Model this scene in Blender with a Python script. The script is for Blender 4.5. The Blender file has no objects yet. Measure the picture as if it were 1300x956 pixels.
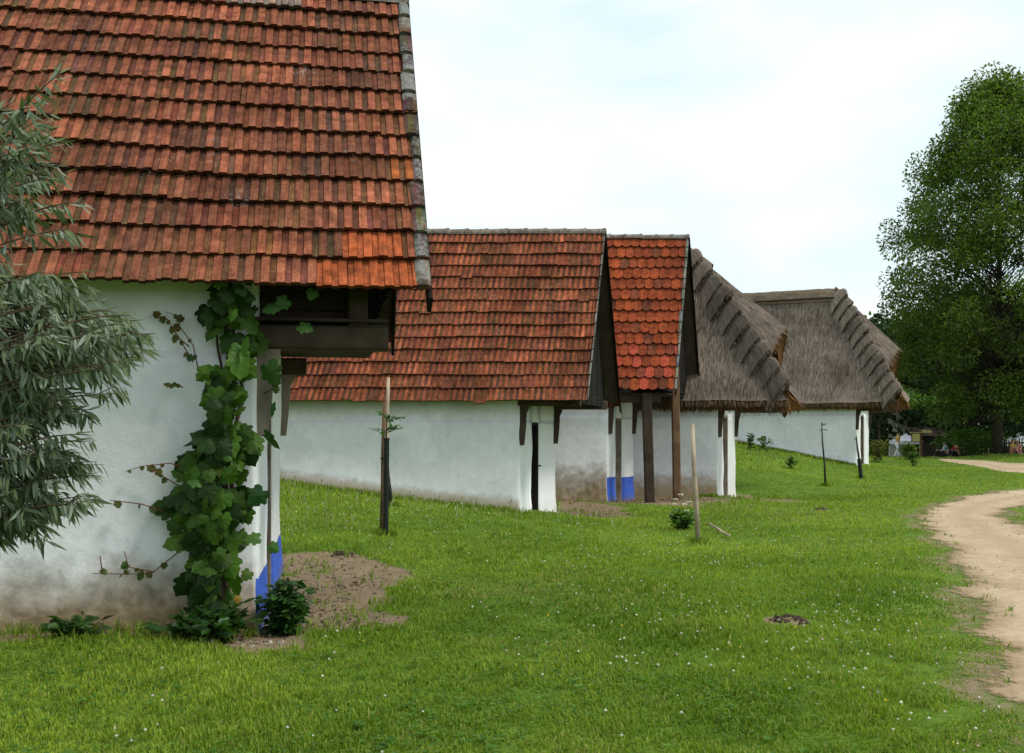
import bpy, math, random
import numpy as np
from mathutils import Vector, noise

SC = bpy.context.scene
COL = SC.collection
rng = random.Random(11)
nr = np.random.RandomState(5)
F, CX, HZ, EYE = 1264.0, 650.0, 550.0, 1.6      # focal length and horizon row in photo pixels, eye height

# ------------------------------------------------------------------ object helpers
def tag(o, label=None, cat=None, group=None, kind=None):
    if label: o['label'] = label
    if cat: o['category'] = cat
    if group: o['group'] = group
    if kind: o['kind'] = kind
    return o

def thing(name, label, cat, loc, group=None):
    o = bpy.data.objects.new(name, None)
    o.empty_display_size = .2
    o.location = loc
    COL.objects.link(o)
    return tag(o, label, cat, group)

def rootloc(p):
    while p.parent is not None: p = p.parent
    return Vector(p.location)

def raw_mesh(name, V, loops, starts, tint=None, st=None, smooth=False, pattr=None):
    V = np.asarray(V, dtype=np.float32)
    me = bpy.data.meshes.new(name)
    me.vertices.add(len(V)); me.vertices.foreach_set('co', V.ravel())
    me.loops.add(len(loops)); me.loops.foreach_set('vertex_index', np.asarray(loops, dtype=np.int32))
    me.polygons.add(len(starts)); me.polygons.foreach_set('loop_start', np.asarray(starts, dtype=np.int32))
    me.update(calc_edges=True)
    me.polygons.foreach_set('use_smooth', np.full(len(starts), bool(smooth)))
    if tint is not None:
        a = me.attributes.new('tint', 'FLOAT_COLOR', 'FACE')
        t = np.ones((len(starts), 4), dtype=np.float32); t[:, :3] = tint
        a.data.foreach_set('color', t.ravel())
    if st is not None:
        a = me.attributes.new('st', 'FLOAT_VECTOR', 'POINT')
        a.data.foreach_set('vector', np.asarray(st, dtype=np.float32).ravel())
    if pattr:
        for k, vals in pattr.items():
            a = me.attributes.new(k, 'FLOAT', 'POINT')
            a.data.foreach_set('value', np.asarray(vals, dtype=np.float32))
    return me

def link(name, me, mat, parent=None):
    o = bpy.data.objects.new(name, me)
    me.materials.append(mat)
    COL.objects.link(o)
    if parent is not None: o.parent = parent
    return o

class MB:
    """collects faces of one mesh, world coordinates"""
    def __init__(s): s.v = []; s.f = []; s.t = []; s.st = []
    def add(s, verts, faces, tint=(1, 1, 1), st=None):
        n = len(s.v)
        s.v += [tuple(p) for p in verts]
        s.st += [tuple(q) for q in st] if st is not None else [(p[0], p[1], p[2]) for p in verts]
        for k, f in enumerate(faces):
            s.f.append([i + n for i in f])
            s.t.append(tint[k] if isinstance(tint, list) else tint)
    def board(s, p0, p1, side, up, w, h, tint=(1, 1, 1), taper=1.0):
        """a timber from p0 to p1, w wide along side, h high along up, its ends closed and edges eased"""
        p0, p1, side, up = map(Vector, (p0, p1, side, up))
        L = (p1 - p0).length
        c = min(w, h) * .12
        prof = [(-w/2 + c, -h/2), (w/2 - c, -h/2), (w/2, -h/2 + c), (w/2, h/2 - c), (w/2 - c, h/2), (-w/2 + c, h/2), (-w/2, h/2 - c), (-w/2, -h/2 + c)]
        V, S = [], []
        off = rng.uniform(0, 30)
        for k, p in enumerate((p0, p1)):
            sc = taper if k else 1.0
            for i, (x, y) in enumerate(prof):
                V.append(p + side * (x * sc) + up * (y * sc)); S.append((k * L + off, i * .05 + off, off))
        n = 8
        Fc = [[i, (i + 1) % n, n + (i + 1) % n, n + i] for i in range(n)] + [list(range(n))[::-1], list(range(n, 2 * n))]
        s.add(V, Fc, tint, S)
    def tube(s, pts, rad, n=6, tint=(1, 1, 1), cap=True):
        pts = [Vector(p) for p in pts]
        if not isinstance(rad, (list, tuple)): rad = [rad] * len(pts)
        V, S = [], []; off = rng.uniform(0, 30); L = 0
        ref = None
        for k, p in enumerate(pts):
            d = (pts[min(k + 1, len(pts) - 1)] - pts[max(k - 1, 0)]).normalized()
            if k: L += (p - pts[k - 1]).length
            a = d.cross(Vector((0.13, .97, .2)) if abs(d.y) < .9 else Vector((1, 0, .1))).normalized()
            if ref is not None and a.dot(ref) < 0: a = -a
            ref = a
            b = d.cross(a)
            for i in range(n):
                t = 2 * math.pi * i / n
                V.append(p + (a * math.cos(t) + b * math.sin(t)) * rad[k]); S.append((L + off, i * .1 + off, off))
        Fc = []
        for k in range(len(pts) - 1):
            for i in range(n):
                j = (i + 1) % n
                Fc.append([k * n + i, k * n + j, (k + 1) * n + j, (k + 1) * n + i])
        if cap: Fc += [list(range(n))[::-1], list(range((len(pts) - 1) * n, len(pts) * n))]
        s.add(V, Fc, tint, S)
    def build(s, name, mat, parent=None, smooth=False, pattr=None):
        V = np.array(s.v, dtype=np.float32).reshape(-1, 3)
        if parent is not None: V = V - np.array(rootloc(parent), dtype=np.float32)
        loops, starts, k = [], [], 0
        for f in s.f: starts.append(k); loops += f; k += len(f)
        me = raw_mesh(name, V, loops, starts, np.array(s.t, dtype=np.float32), s.st, smooth, pattr)
        return link(name, me, mat, parent)

# ------------------------------------------------------------------ materials
def new_mat(name):
    m = bpy.data.materials.new(name); m.use_nodes = True
    nt = m.node_tree; nt.nodes.clear()
    out = nt.nodes.new('ShaderNodeOutputMaterial')
    return m, nt, out
def N(nt, typ, **kw):
    n = nt.nodes.new(typ)
    for k, v in kw.items():
        if k.startswith('i_'):
            key = k[2:]
            key = int(key) if key.isdigit() else key.replace('_', ' ')
            n.inputs[key].default_value = v
        else: setattr(n, k, v)
    return n
def mixc(nt, fac, a, b, mode='MIX'):
    n = nt.nodes.new('ShaderNodeMix'); n.data_type = 'RGBA'; n.blend_type = mode
    for sock, val in ((n.inputs[0], fac), (n.inputs[6], a), (n.inputs[7], b)):
        if hasattr(val, 'is_output'): nt.links.new(val, sock)
        else: sock.default_value = val if not isinstance(val, tuple) or len(val) == 4 else (*val, 1)
    return n.outputs[2]
def math_(nt, op, a, b=0.0, clamp=False):
    n = nt.nodes.new('ShaderNodeMath'); n.operation = op; n.use_clamp = clamp
    for sock, val in ((n.inputs[0], a), (n.inputs[1], b)):
        if hasattr(val, 'is_output'): nt.links.new(val, sock)
        else: sock.default_value = val
    return n.outputs[0]
def ramp(nt, fac, stops):
    n = nt.nodes.new('ShaderNodeValToRGB'); cr = n.color_ramp
    while len(cr.elements) < len(stops): cr.elements.new(.5)
    for e, (p, c) in zip(cr.elements, stops):
        e.position = p; e.color = (*c, 1) if len(c) == 3 else c
    nt.links.new(fac, n.inputs[0]); return n.outputs[0]
def attr(nt, name): return N(nt, 'ShaderNodeAttribute', attribute_name=name)
def noise_(nt, vec, scale, detail=4, rough=.55):
    n = N(nt, 'ShaderNodeTexNoise', i_Scale=scale, i_Detail=detail, i_Roughness=rough)
    if vec is not None: nt.links.new(vec, n.inputs['Vector'])
    return n.outputs['Fac']
def scaled(nt, vec, s):
    n = N(nt, 'ShaderNodeMapping'); n.inputs['Scale'].default_value = s
    nt.links.new(vec, n.inputs['Vector']); return n.outputs[0]
def pos(nt): return N(nt, 'ShaderNodeNewGeometry').outputs['Position']
def principled(nt, out, color, rough=.8, bump=None, bstr=.3, bdist=.02, spec=.3):
    p = N(nt, 'ShaderNodeBsdfPrincipled', i_Roughness=rough)
    p.inputs['Specular IOR Level'].default_value = spec
    if hasattr(color, 'is_output'): nt.links.new(color, p.inputs['Base Color'])
    else: p.inputs['Base Color'].default_value = (*color, 1)
    if bump is not None:
        b = N(nt, 'ShaderNodeBump', i_Strength=bstr, i_Distance=bdist)
        nt.links.new(bump, b.inputs['Height']); nt.links.new(b.outputs[0], p.inputs['Normal'])
    nt.links.new(p.outputs[0], out.inputs[0]); return p

def m_tile(name, lichen=.5, lo=None, streak=1.0):
    m, nt, out = new_mat(name)
    t = attr(nt, 'tint').outputs['Color']; P = pos(nt)
    n1 = noise_(nt, P, 9, 6, .65); n2 = noise_(nt, P, 60, 5, .7); n3 = noise_(nt, P, 1.3, 4)
    c = mixc(nt, 1, t, ramp(nt, n1, [(.25, (.36, .34, .32)), (.55, (.95, .95, .95)), (.8, (1.4, 1.35, 1.3))]), 'MULTIPLY')
    c = mixc(nt, 1, c, ramp(nt, n3, [(.3, (.62, .60, .56)), (.7, (1.1, 1.08, 1.05))]), 'MULTIPLY')
    c = mixc(nt, 1, c, ramp(nt, n2, [(.3, (.6, .6, .6)), (.7, (1.3, 1.3, 1.3))]), 'MULTIPLY')
    sk = noise_(nt, scaled(nt, attr(nt, 'st').outputs['Vector'], (7, 1.3, 7.7)), 1, 5, .7)
    c = mixc(nt, streak, c, ramp(nt, sk, [(.3, (.55, .52, .5)), (.52, (.95, .95, .95)), (.75, (1.3, 1.28, 1.25))]), 'MULTIPLY')
    sp = math_(nt, 'MULTIPLY', noise_(nt, P, 23, 8, .72), noise_(nt, P, 2.1, 3))
    c = mixc(nt, ramp(nt, sp, [(lo or .40 - .05 * lichen, (0, 0, 0)), ((lo or .35) + .1, (lichen,) * 3)]), c, (.24, .25, .23))
    mo = noise_(nt, P, 14, 7, .7)
    c = mixc(nt, ramp(nt, mo, [(.62, (0, 0, 0)), (.72, (.55,) * 3)]), c, (.045, .042, .028))
    principled(nt, out, c, .9, n2, .35, .006, .15); return m

def m_wood(name, c1, c2, scale=1.0):
    m, nt, out = new_mat(name)
    v = attr(nt, 'st').outputs['Vector']
    g = noise_(nt, scaled(nt, v, (1.2 * scale, 22 * scale, 22 * scale)), 1.5, 8, .65)
    g2 = noise_(nt, pos(nt), 3.5, 5)
    c = mixc(nt, g, c1, c2)
    c = mixc(nt, 1, c, ramp(nt, g2, [(.3, (.55, .55, .55)), (.75, (1.25, 1.25, 1.25))]), 'MULTIPLY')
    c = mixc(nt, 1, c, attr(nt, 'tint').outputs['Color'], 'MULTIPLY')
    principled(nt, out, c, .85, g, .5, .008, .2); return m

def m_wall(name, blue=0.0, stain=.45, dirtc=(.20, .145, .085), under=None):
    """limewashed clay: height above the ground (hag) drives the splash stain, front marks the gable face"""
    m, nt, out = new_mat(name)
    P = pos(nt)
    hag = attr(nt, 'hag').outputs['Fac']; fr = attr(nt, 'front').outputs['Fac']
    n1 = noise_(nt, P, 1.1, 5, .6); n2 = noise_(nt, P, 7, 6, .6); n3 = noise_(nt, P, 45, 4, .6)
    c = ramp(nt, n1, [(.28, (.70, .705, .74)), (.5, (.77, .772, .80)), (.75, (.81, .808, .82))])
    c = mixc(nt, 1, c, ramp(nt, n2, [(.3, (.90, .905, .91)), (.7, (1.03, 1.03, 1.03))]), 'MULTIPLY')
    c = mixc(nt, math_(nt, 'MULTIPLY', fr, .85), c, (.83, .84, .84))
    # vertical rain streaks, very faint
    strk = noise_(nt, scaled(nt, P, (9, 9, .5)), 1, 4)
    c = mixc(nt, ramp(nt, strk, [(.55, (0, 0, 0)), (.8, (.22,) * 3)]), c, (.48, .48, .45))
    if stain > 0:
        e = math_(nt, 'ADD', hag, math_(nt, 'MULTIPLY', math_(nt, 'SUBTRACT', n1, .5), .9 * stain))
        e = math_(nt, 'ADD', e, math_(nt, 'MULTIPLY', math_(nt, 'SUBTRACT', n2, .5), .6 * stain))
        k = ramp(nt, math_(nt, 'DIVIDE', e, stain), [(.22, (.95,) * 3), (.62, (.62,) * 3), (1.0, (.0,) * 3)])
        k = math_(nt, 'MULTIPLY', k, math_(nt, 'SUBTRACT', 1.0, math_(nt, 'MULTIPLY', fr, .85)))
        d = mixc(nt, ramp(nt, n2, [(.35, (0, 0, 0)), (.65, (1, 1, 1))]), dirtc, (.30, .21, .105))
        c = mixc(nt, k, c, d)
    if under:  # greenish shade of the eave painted into the top of the wall
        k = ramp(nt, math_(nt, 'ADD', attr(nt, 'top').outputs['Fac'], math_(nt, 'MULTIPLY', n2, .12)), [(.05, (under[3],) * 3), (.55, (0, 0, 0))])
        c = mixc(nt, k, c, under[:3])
    if blue > 0:
        e = math_(nt, 'ADD', hag, math_(nt, 'MULTIPLY', math_(nt, 'SUBTRACT', n2, .5), .05))
        k = math_(nt, 'MULTIPLY', math_(nt, 'LESS_THAN', e, blue), math_(nt, 'GREATER_THAN', fr, .5))
        bl = mixc(nt, n2, (.03, .08, .46), (.07, .16, .62))
        bl = mixc(nt, ramp(nt, n3, [(.62, (0, 0, 0)), (.7, (.55,) * 3)]), bl, (.42, .46, .60))
        bl = mixc(nt, ramp(nt, math_(nt, 'ADD', hag, math_(nt, 'MULTIPLY', n2, .2)), [(.12, (.6,) * 3), (.26, (0, 0, 0))]), bl, (.16, .13, .12))
        c = mixc(nt, k, c, bl)
    pt = noise_(nt, P, .75, 2, .4)
    c = mixc(nt, 1, c, ramp(nt, pt, [(.495, (.93, .93, .92)), (.515, (1, 1, 1))]), 'MULTIPLY')
    bm = math_(nt, 'ADD', math_(nt, 'MULTIPLY', n2, 1.0), math_(nt, 'MULTIPLY', n3, .25))
    principled(nt, out, c, .92, bm, .34, .03, .15); return m

def m_thatch(name):
    m, nt, out = new_mat(name)
    v = attr(nt, 'st').outputs['Vector']; P = pos(nt)
    s1 = noise_(nt, scaled(nt, v, (13, 1.1, 1)), 1, 7, .75)
    s2 = noise_(nt, scaled(nt, v, (75, 5, 1)), 1, 4, .7)
    n1 = noise_(nt, P, .9, 5, .6); n2 = noise_(nt, P, 5, 4)
    t = attr(nt, 'tint').outputs['Color']
    c = mixc(nt, 1, t, ramp(nt, s1, [(.28, (.38, .36, .35)), (.55, (1, 1, 1)), (.8, (1.75, 1.72, 1.68))]), 'MULTIPLY')
    c = mixc(nt, 1, c, ramp(nt, s2, [(.3, (.5, .5, .5)), (.7, (1.4, 1.4, 1.4))]), 'MULTIPLY')
    c = mixc(nt, 1, c, ramp(nt, n1, [(.3, (.68, .66, .64)), (.7, (1.2, 1.18, 1.15))]), 'MULTIPLY')
    c = mixc(nt, ramp(nt, n2, [(.58, (0, 0, 0)), (.75, (.25,) * 3)]), c, (.09, .085, .055))
    b = math_(nt, 'ADD', s1, math_(nt, 'MULTIPLY', s2, .6))
    principled(nt, out, c, .95, b, .8, .03, .1); return m

def m_leaf(name, trans=.35, rough=.5, back=None, spec=.3):
    m, nt, out = new_mat(name)
    t = attr(nt, 'tint').outputs['Color']
    n1 = noise_(nt, pos(nt), 11, 3)
    c = mixc(nt, 1, t, ramp(nt, n1, [(.3, (.75, .75, .75)), (.7, (1.2, 1.2, 1.2))]), 'MULTIPLY')
    if back:
        g = N(nt, 'ShaderNodeNewGeometry').outputs['Backfacing']
        c = mixc(nt, math_(nt, 'MULTIPLY', g, back[3]), c, back[:3])
    p = N(nt, 'ShaderNodeBsdfPrincipled', i_Roughness=rough); p.inputs['Specular IOR Level'].default_value = spec
    nt.links.new(c, p.inputs['Base Color'])
    tr = N(nt, 'ShaderNodeBsdfTranslucent')
    nt.links.new(mixc(nt, 1, c, (1.3, 1.45, .7), 'MULTIPLY'), tr.inputs[0])
    mx = N(nt, 'ShaderNodeMixShader'); mx.inputs[0].default_value = trans
    nt.links.new(p.outputs[0], mx.inputs[1]); nt.links.new(tr.outputs[0], mx.inputs[2])
    nt.links.new(mx.outputs[0], out.inputs[0]); return m

def m_plain(name, col, rough=.8, var=.25, scale=8, tint=True):
    m, nt, out = new_mat(name)
    n1 = noise_(nt, pos(nt), scale, 4)
    c = mixc(nt, 1, (*col, 1), ramp(nt, n1, [(.3, (1 - var,) * 3), (.7, (1 + var,) * 3)]), 'MULTIPLY')
    if tint: c = mixc(nt, 1, c, attr(nt, 'tint').outputs['Color'], 'MULTIPLY')
    principled(nt, out, c, rough, n1, .15, .01); return m

M = {
    'tile': m_tile('clay_tile', .55), 'tile_new': m_tile('clay_tile_bright', .3), 'tile_far': m_tile('clay_tile_distant', .3),
    'mortar': m_tile('lichen_mortar', 1.0, .3), 'verge': m_tile('lichen_verge', .75, .21),
    'dark_wood': m_wood('dark_old_timber', (.028, .02, .015), (.11, .075, .052)),
    'black_wood': m_wood('recess_shade_boards', (.006, .005, .0045), (.022, .017, .014)),
    'brown_wood': m_wood('brown_timber', (.10, .055, .03), (.24, .145, .08)),
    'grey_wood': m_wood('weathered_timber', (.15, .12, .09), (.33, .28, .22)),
    'pale_wood': m_wood('pale_stake_timber', (.32, .24, .17), (.58, .47, .36)),
    'bark': m_wood('bark', (.022, .018, .014), (.075, .06, .045), .5),
    'thatch': m_thatch('reed_thatch'),
    'leaf_vine': m_leaf('vine_leaf', .3, .5, (.10, .16, .06, .5), .18),
    'leaf_willow': m_leaf('silvery_leaf', .22, .5, (.27, .32, .25, .75)),
    'leaf_tree': m_leaf('tree_leaf', .35, .55),
    'leaf_bush': m_leaf('shrub_leaf', .35, .45),
    'grass': m_leaf('grass_blade', .4, .55, None, .2),
    'petal': m_leaf('petal', .3, .6, None, .1),
    'black': m_plain('black_plastic', (.012, .014, .013), .5),
    'iron': m_plain('dark_iron', (.03, .028, .026), .5),
    'skin': m_plain('skin', (.52, .31, .22), .6, .1, tint=False),
    'cloth': m_plain('cloth', (1, 1, 1), .9, .12),
    'paint': m_plain('painted_board', (1, 1, 1), .6, .12),
    'earth': m_plain('bare_earth', (.10, .065, .042), .95, .45, 30),
}
# ------------------------------------------------------------------ terrain
def PX(px, py, Z): return Vector(((px - CX) / F * Z, Z, EYE + (HZ - py) / F * Z))
_ctl = []
for (px, py, Z) in [(328, 802, 8.1), (60, 800, 7.74), (355, 722, 11.9), (353, 612, 19.8), (420, 621, 19.8), (500, 632, 19.8), (590, 643, 19.8),
                    (659, 650, 19.8), (700, 654, 22.7), (485, 677, 15), (420, 700, 13.2), (740, 637, 25.4), (806, 633, 28.0),
                    (772, 637, 25.4), (830, 629, 28.4), (912, 630, 28), (933, 632, 31.2), (1000, 660, 19.5), (1180, 650, 21.5),
                    (1250, 590, 50), (935, 560, 43.4), (1000, 572, 41.8), (1050, 583, 40.7), (1087, 591, 40), (1104, 594, 43.4), (1000, 600, 36), (945, 602, 33),
                    (943, 574, 39), (1043, 615, 32), (1092, 605, 37), (1200, 583, 62), (1140, 582, 70), (1265, 577, 60), (1290, 600, 41), (1120, 592, 50), (886, 690, 15.5), (640, 700, 14)]:
    p = PX(px, py, Z); _ctl.append((p.x, p.y, p.z))
for x in (-8, -4, 0, 4, 8):
    for y in (-6, 0, 5, 9): _ctl.append((x, y, 0.0 if not (x < -3 and y > 8) else .05))
_ctl += [(4, 13, 0), (7, 14, 0), (12, 14, -.02), (20, 20, -.05), (30, 30, .0), (16, 30.7, -.1), (12, 27, -.12), (40, 60, .3), (45, 80, .0), (-8, 14, .5), (-9, 20, 1.0), (-14, 25, 1.6), (-10, 34, 1.7),
         (-4, 30, .9), (1, 34, .9), (4, 40, 1.5), (-20, 10, .6), (-20, 40, 2.2), (0, 55, 2.0), (10, 60, 1.4), (22, 85, -.3), (40, 95, -.2), (3, 24.3, -.12), (4.6, 25.3, -.12), (5.2, 26.2, -.13), (-15, 60, 2.6)]
_C = np.array(_ctl)
def _phi(r): return np.sqrt(r * r + .8)
_A = _phi(np.hypot(_C[:, None, 0] - _C[None, :, 0], _C[:, None, 1] - _C[None, :, 1]))
_n = len(_C)
_S = np.zeros((_n + 1, _n + 1)); _S[:_n, :_n] = _A + np.eye(_n) * -.12; _S[:_n, _n] = 1; _S[_n, :_n] = 1
_W = np.linalg.solve(_S, np.append(_C[:, 2], 0))
def H(x, y):
    """height of the ground"""
    x = np.asarray(x, dtype=float); y = np.asarray(y, dtype=float)
    sh = np.broadcast(x, y).shape
    x = np.broadcast_to(x, sh).ravel(); y = np.broadcast_to(y, sh).ravel()
    out = np.empty(len(x))
    for k in range(0, len(x), 20000):
        r = np.hypot(x[k:k+20000, None] - _C[None, :, 0], y[k:k+20000, None] - _C[None, :, 1])
        out[k:k+20000] = _phi(r) @ _W[:_n] + _W[_n]
    d = np.hypot(x, y - 30)
    w = np.clip((d - 55) / 45, 0, 1); w = w * w * (3 - 2 * w)
    out = out * (1 - w) + (-.5) * w
    out += .018 * (np.sin(x * 2.3 + 1.7 * np.sin(y * 1.1)) * np.sin(y * 1.9 + .6)) * (1 - w)
    return out.reshape(sh)
def h1(x, y): return float(H(np.array([x]), np.array([y]))[0])
def G(px, py, zmax=140):
    """ground point seen at a pixel of the photo"""
    Z = np.arange(3, zmax, .05)
    x = (px - CX) / F * Z; zr = EYE + (HZ - py) / F * Z
    k = np.argmax(zr <= H(x, Z))
    return Vector((x[k], Z[k], float(H(x[k:k+1], Z[k:k+1])[0])))

def inside(x, y, poly):
    x = np.asarray(x); y = np.asarray(y); r = np.zeros(x.shape, bool); n = len(poly)
    for i in range(n):
        x0, y0 = poly[i]; x1, y1 = poly[(i + 1) % n]
        if y0 == y1: continue
        c = ((y0 > y) != (y1 > y)) & (x < (x1 - x0) * (y - y0) / (y1 - y0) + x0)
        r ^= c
    return r
def smooth_line(pts, n=6):
    out = []
    for i in range(len(pts) - 1):
        p0 = pts[max(i - 1, 0)]; p1 = pts[i]; p2 = pts[i + 1]; p3 = pts[min(i + 2, len(pts) - 1)]
        for k in range(n):
            t = k / n
            out.append(tuple(.5 * (2 * b + (c - a) * t + (2 * a - 5 * b + 4 * c - d) * t * t + (3 * b - a - 3 * c + d) * t ** 3) for a, b, c, d in zip(p0, p1, p2, p3)))
    out.append(tuple(pts[-1])); return out
PL = smooth_line([(2.0, 2.2), (2.45, 4.4), (3.15, 6.5), (3.9, 8.4), (4.76, 10.6), (5.9, 13.6), (7.2, 17.4), (7.9, 19.6), (8.9, 21.7), (10.5, 24.4), (12.7, 27.5), (15.8, 30.7), (20, 33.5), (27, 35.5)], 16)
PR = smooth_line([(4.6, 2.2), (5.0, 4.4), (5.6, 6.5), (6.2, 8.4), (6.9, 10.6), (7.8, 13.6), (8.95, 17.0), (9.5, 18.8), (10.35, 20.9), (12.1, 23.5), (14.4, 25.8), (17.5, 28.2), (21, 30.5), (27.5, 32)], 16)
_g = lambda a: [tuple(G(*q)[:2]) for q in a]
FL = smooth_line(_g([(1192, 582.4), (1215, 583.2), (1250, 585), (1300, 588)]) + [(29, 50), (36, 46)], 8)
FR = smooth_line(_g([(1192, 584.2), (1212, 588), (1250, 594), (1300, 601)]) + [(27, 39), (35, 36)], 8)
def npath(s): return .09 * math.sin(s * 5.1) + .05 * math.sin(s * 9.7 + 1) + .08
def rag(line, other, amp=1.0):
    out = []
    for k, (a, b) in enumerate(zip(line, other)):
        d = Vector((a[0] - b[0], a[1] - b[1])).normalized() * npath(k * .08 + a[0] * .1) * amp
        out.append((a[0] + d.x, a[1] + d.y))
    return out
POLY = rag(PL, PR) + rag(PR, PL)[::-1]
FPOLY = rag(FL, FR, 1.2) + rag(FR, FL, 1.2)[::-1]

# bare-earth patches: (centre, half axes, angle)
DIRT = []
def dirt(px0, px1, pyn, pyf, ang=0):
    a = G((px0 + px1) / 2, pyn); b = G((px0 + px1) / 2, pyf); m = (a + b) / 2
    DIRT.append((m.x, m.y, (px1 - px0) / 2 / F * m.y, (b.y - a.y) / 2 + .1, ang))
dirt(330, 508, 812, 708); dirt(330, 470, 728, 700)
_q = G(425, 788); DIRT.append((_q.x, _q.y, .58, .62, 0))
dirt(300, 420, 822, 770)
dirt(702, 800, 658, 636); dirt(740, 930, 641, 627); dirt(925, 995, 637, 627)
DIRT += [(-2.9, 7.9, 1.6, .32, .18), (-4.6, 7.6, 1.6, .3, .18)]
MOLES = [G(1000, 790), G(1042, 648), G(432, 706), G(912, 619)]
def dirt_mask(x, y):
    x = np.asarray(x, float); y = np.asarray(y, float); r = np.zeros(x.shape)
    wob = .22 * np.sin(x * 3.1 + 2 * np.sin(y * 2.3)) + .18 * np.sin(y * 5.3 + x * 2.2) + .12 * np.sin(x * 11 + y * 7)
    for (cx, cy, ax, ay, an) in DIRT:
        c, s = math.cos(an), math.sin(an); dx, dy = x - cx, y - cy
        q = np.hypot((dx * c + dy * s) / ax, (-dx * s + dy * c) / ay) + wob * .6
        r = np.maximum(r, np.clip((1.15 - q) / .35, 0, 1))
    for p in MOLES:
        q = np.hypot(x - p.x, y - p.y) / .2 + wob * .4
        r = np.maximum(r, np.clip((1.2 - q) / .4, 0, 1))
    return r
_LA = np.array(POLY); _SEGA = _LA; _SEGB = np.roll(_LA, -1, axis=0)
def path_dist(x, y):
    x = np.asarray(x, float).ravel(); y = np.asarray(y, float).ravel(); d = np.full(len(x), 1e9)
    for (a, b) in zip(_SEGA, _SEGB):
        ab = b - a; L = max(float(ab @ ab), 1e-9)
        t = np.clip(((x - a[0]) * ab[0] + (y - a[1]) * ab[1]) / L, 0, 1)
        d = np.minimum(d, np.hypot(x - a[0] - t * ab[0], y - a[1] - t * ab[1]))
    return d

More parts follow.
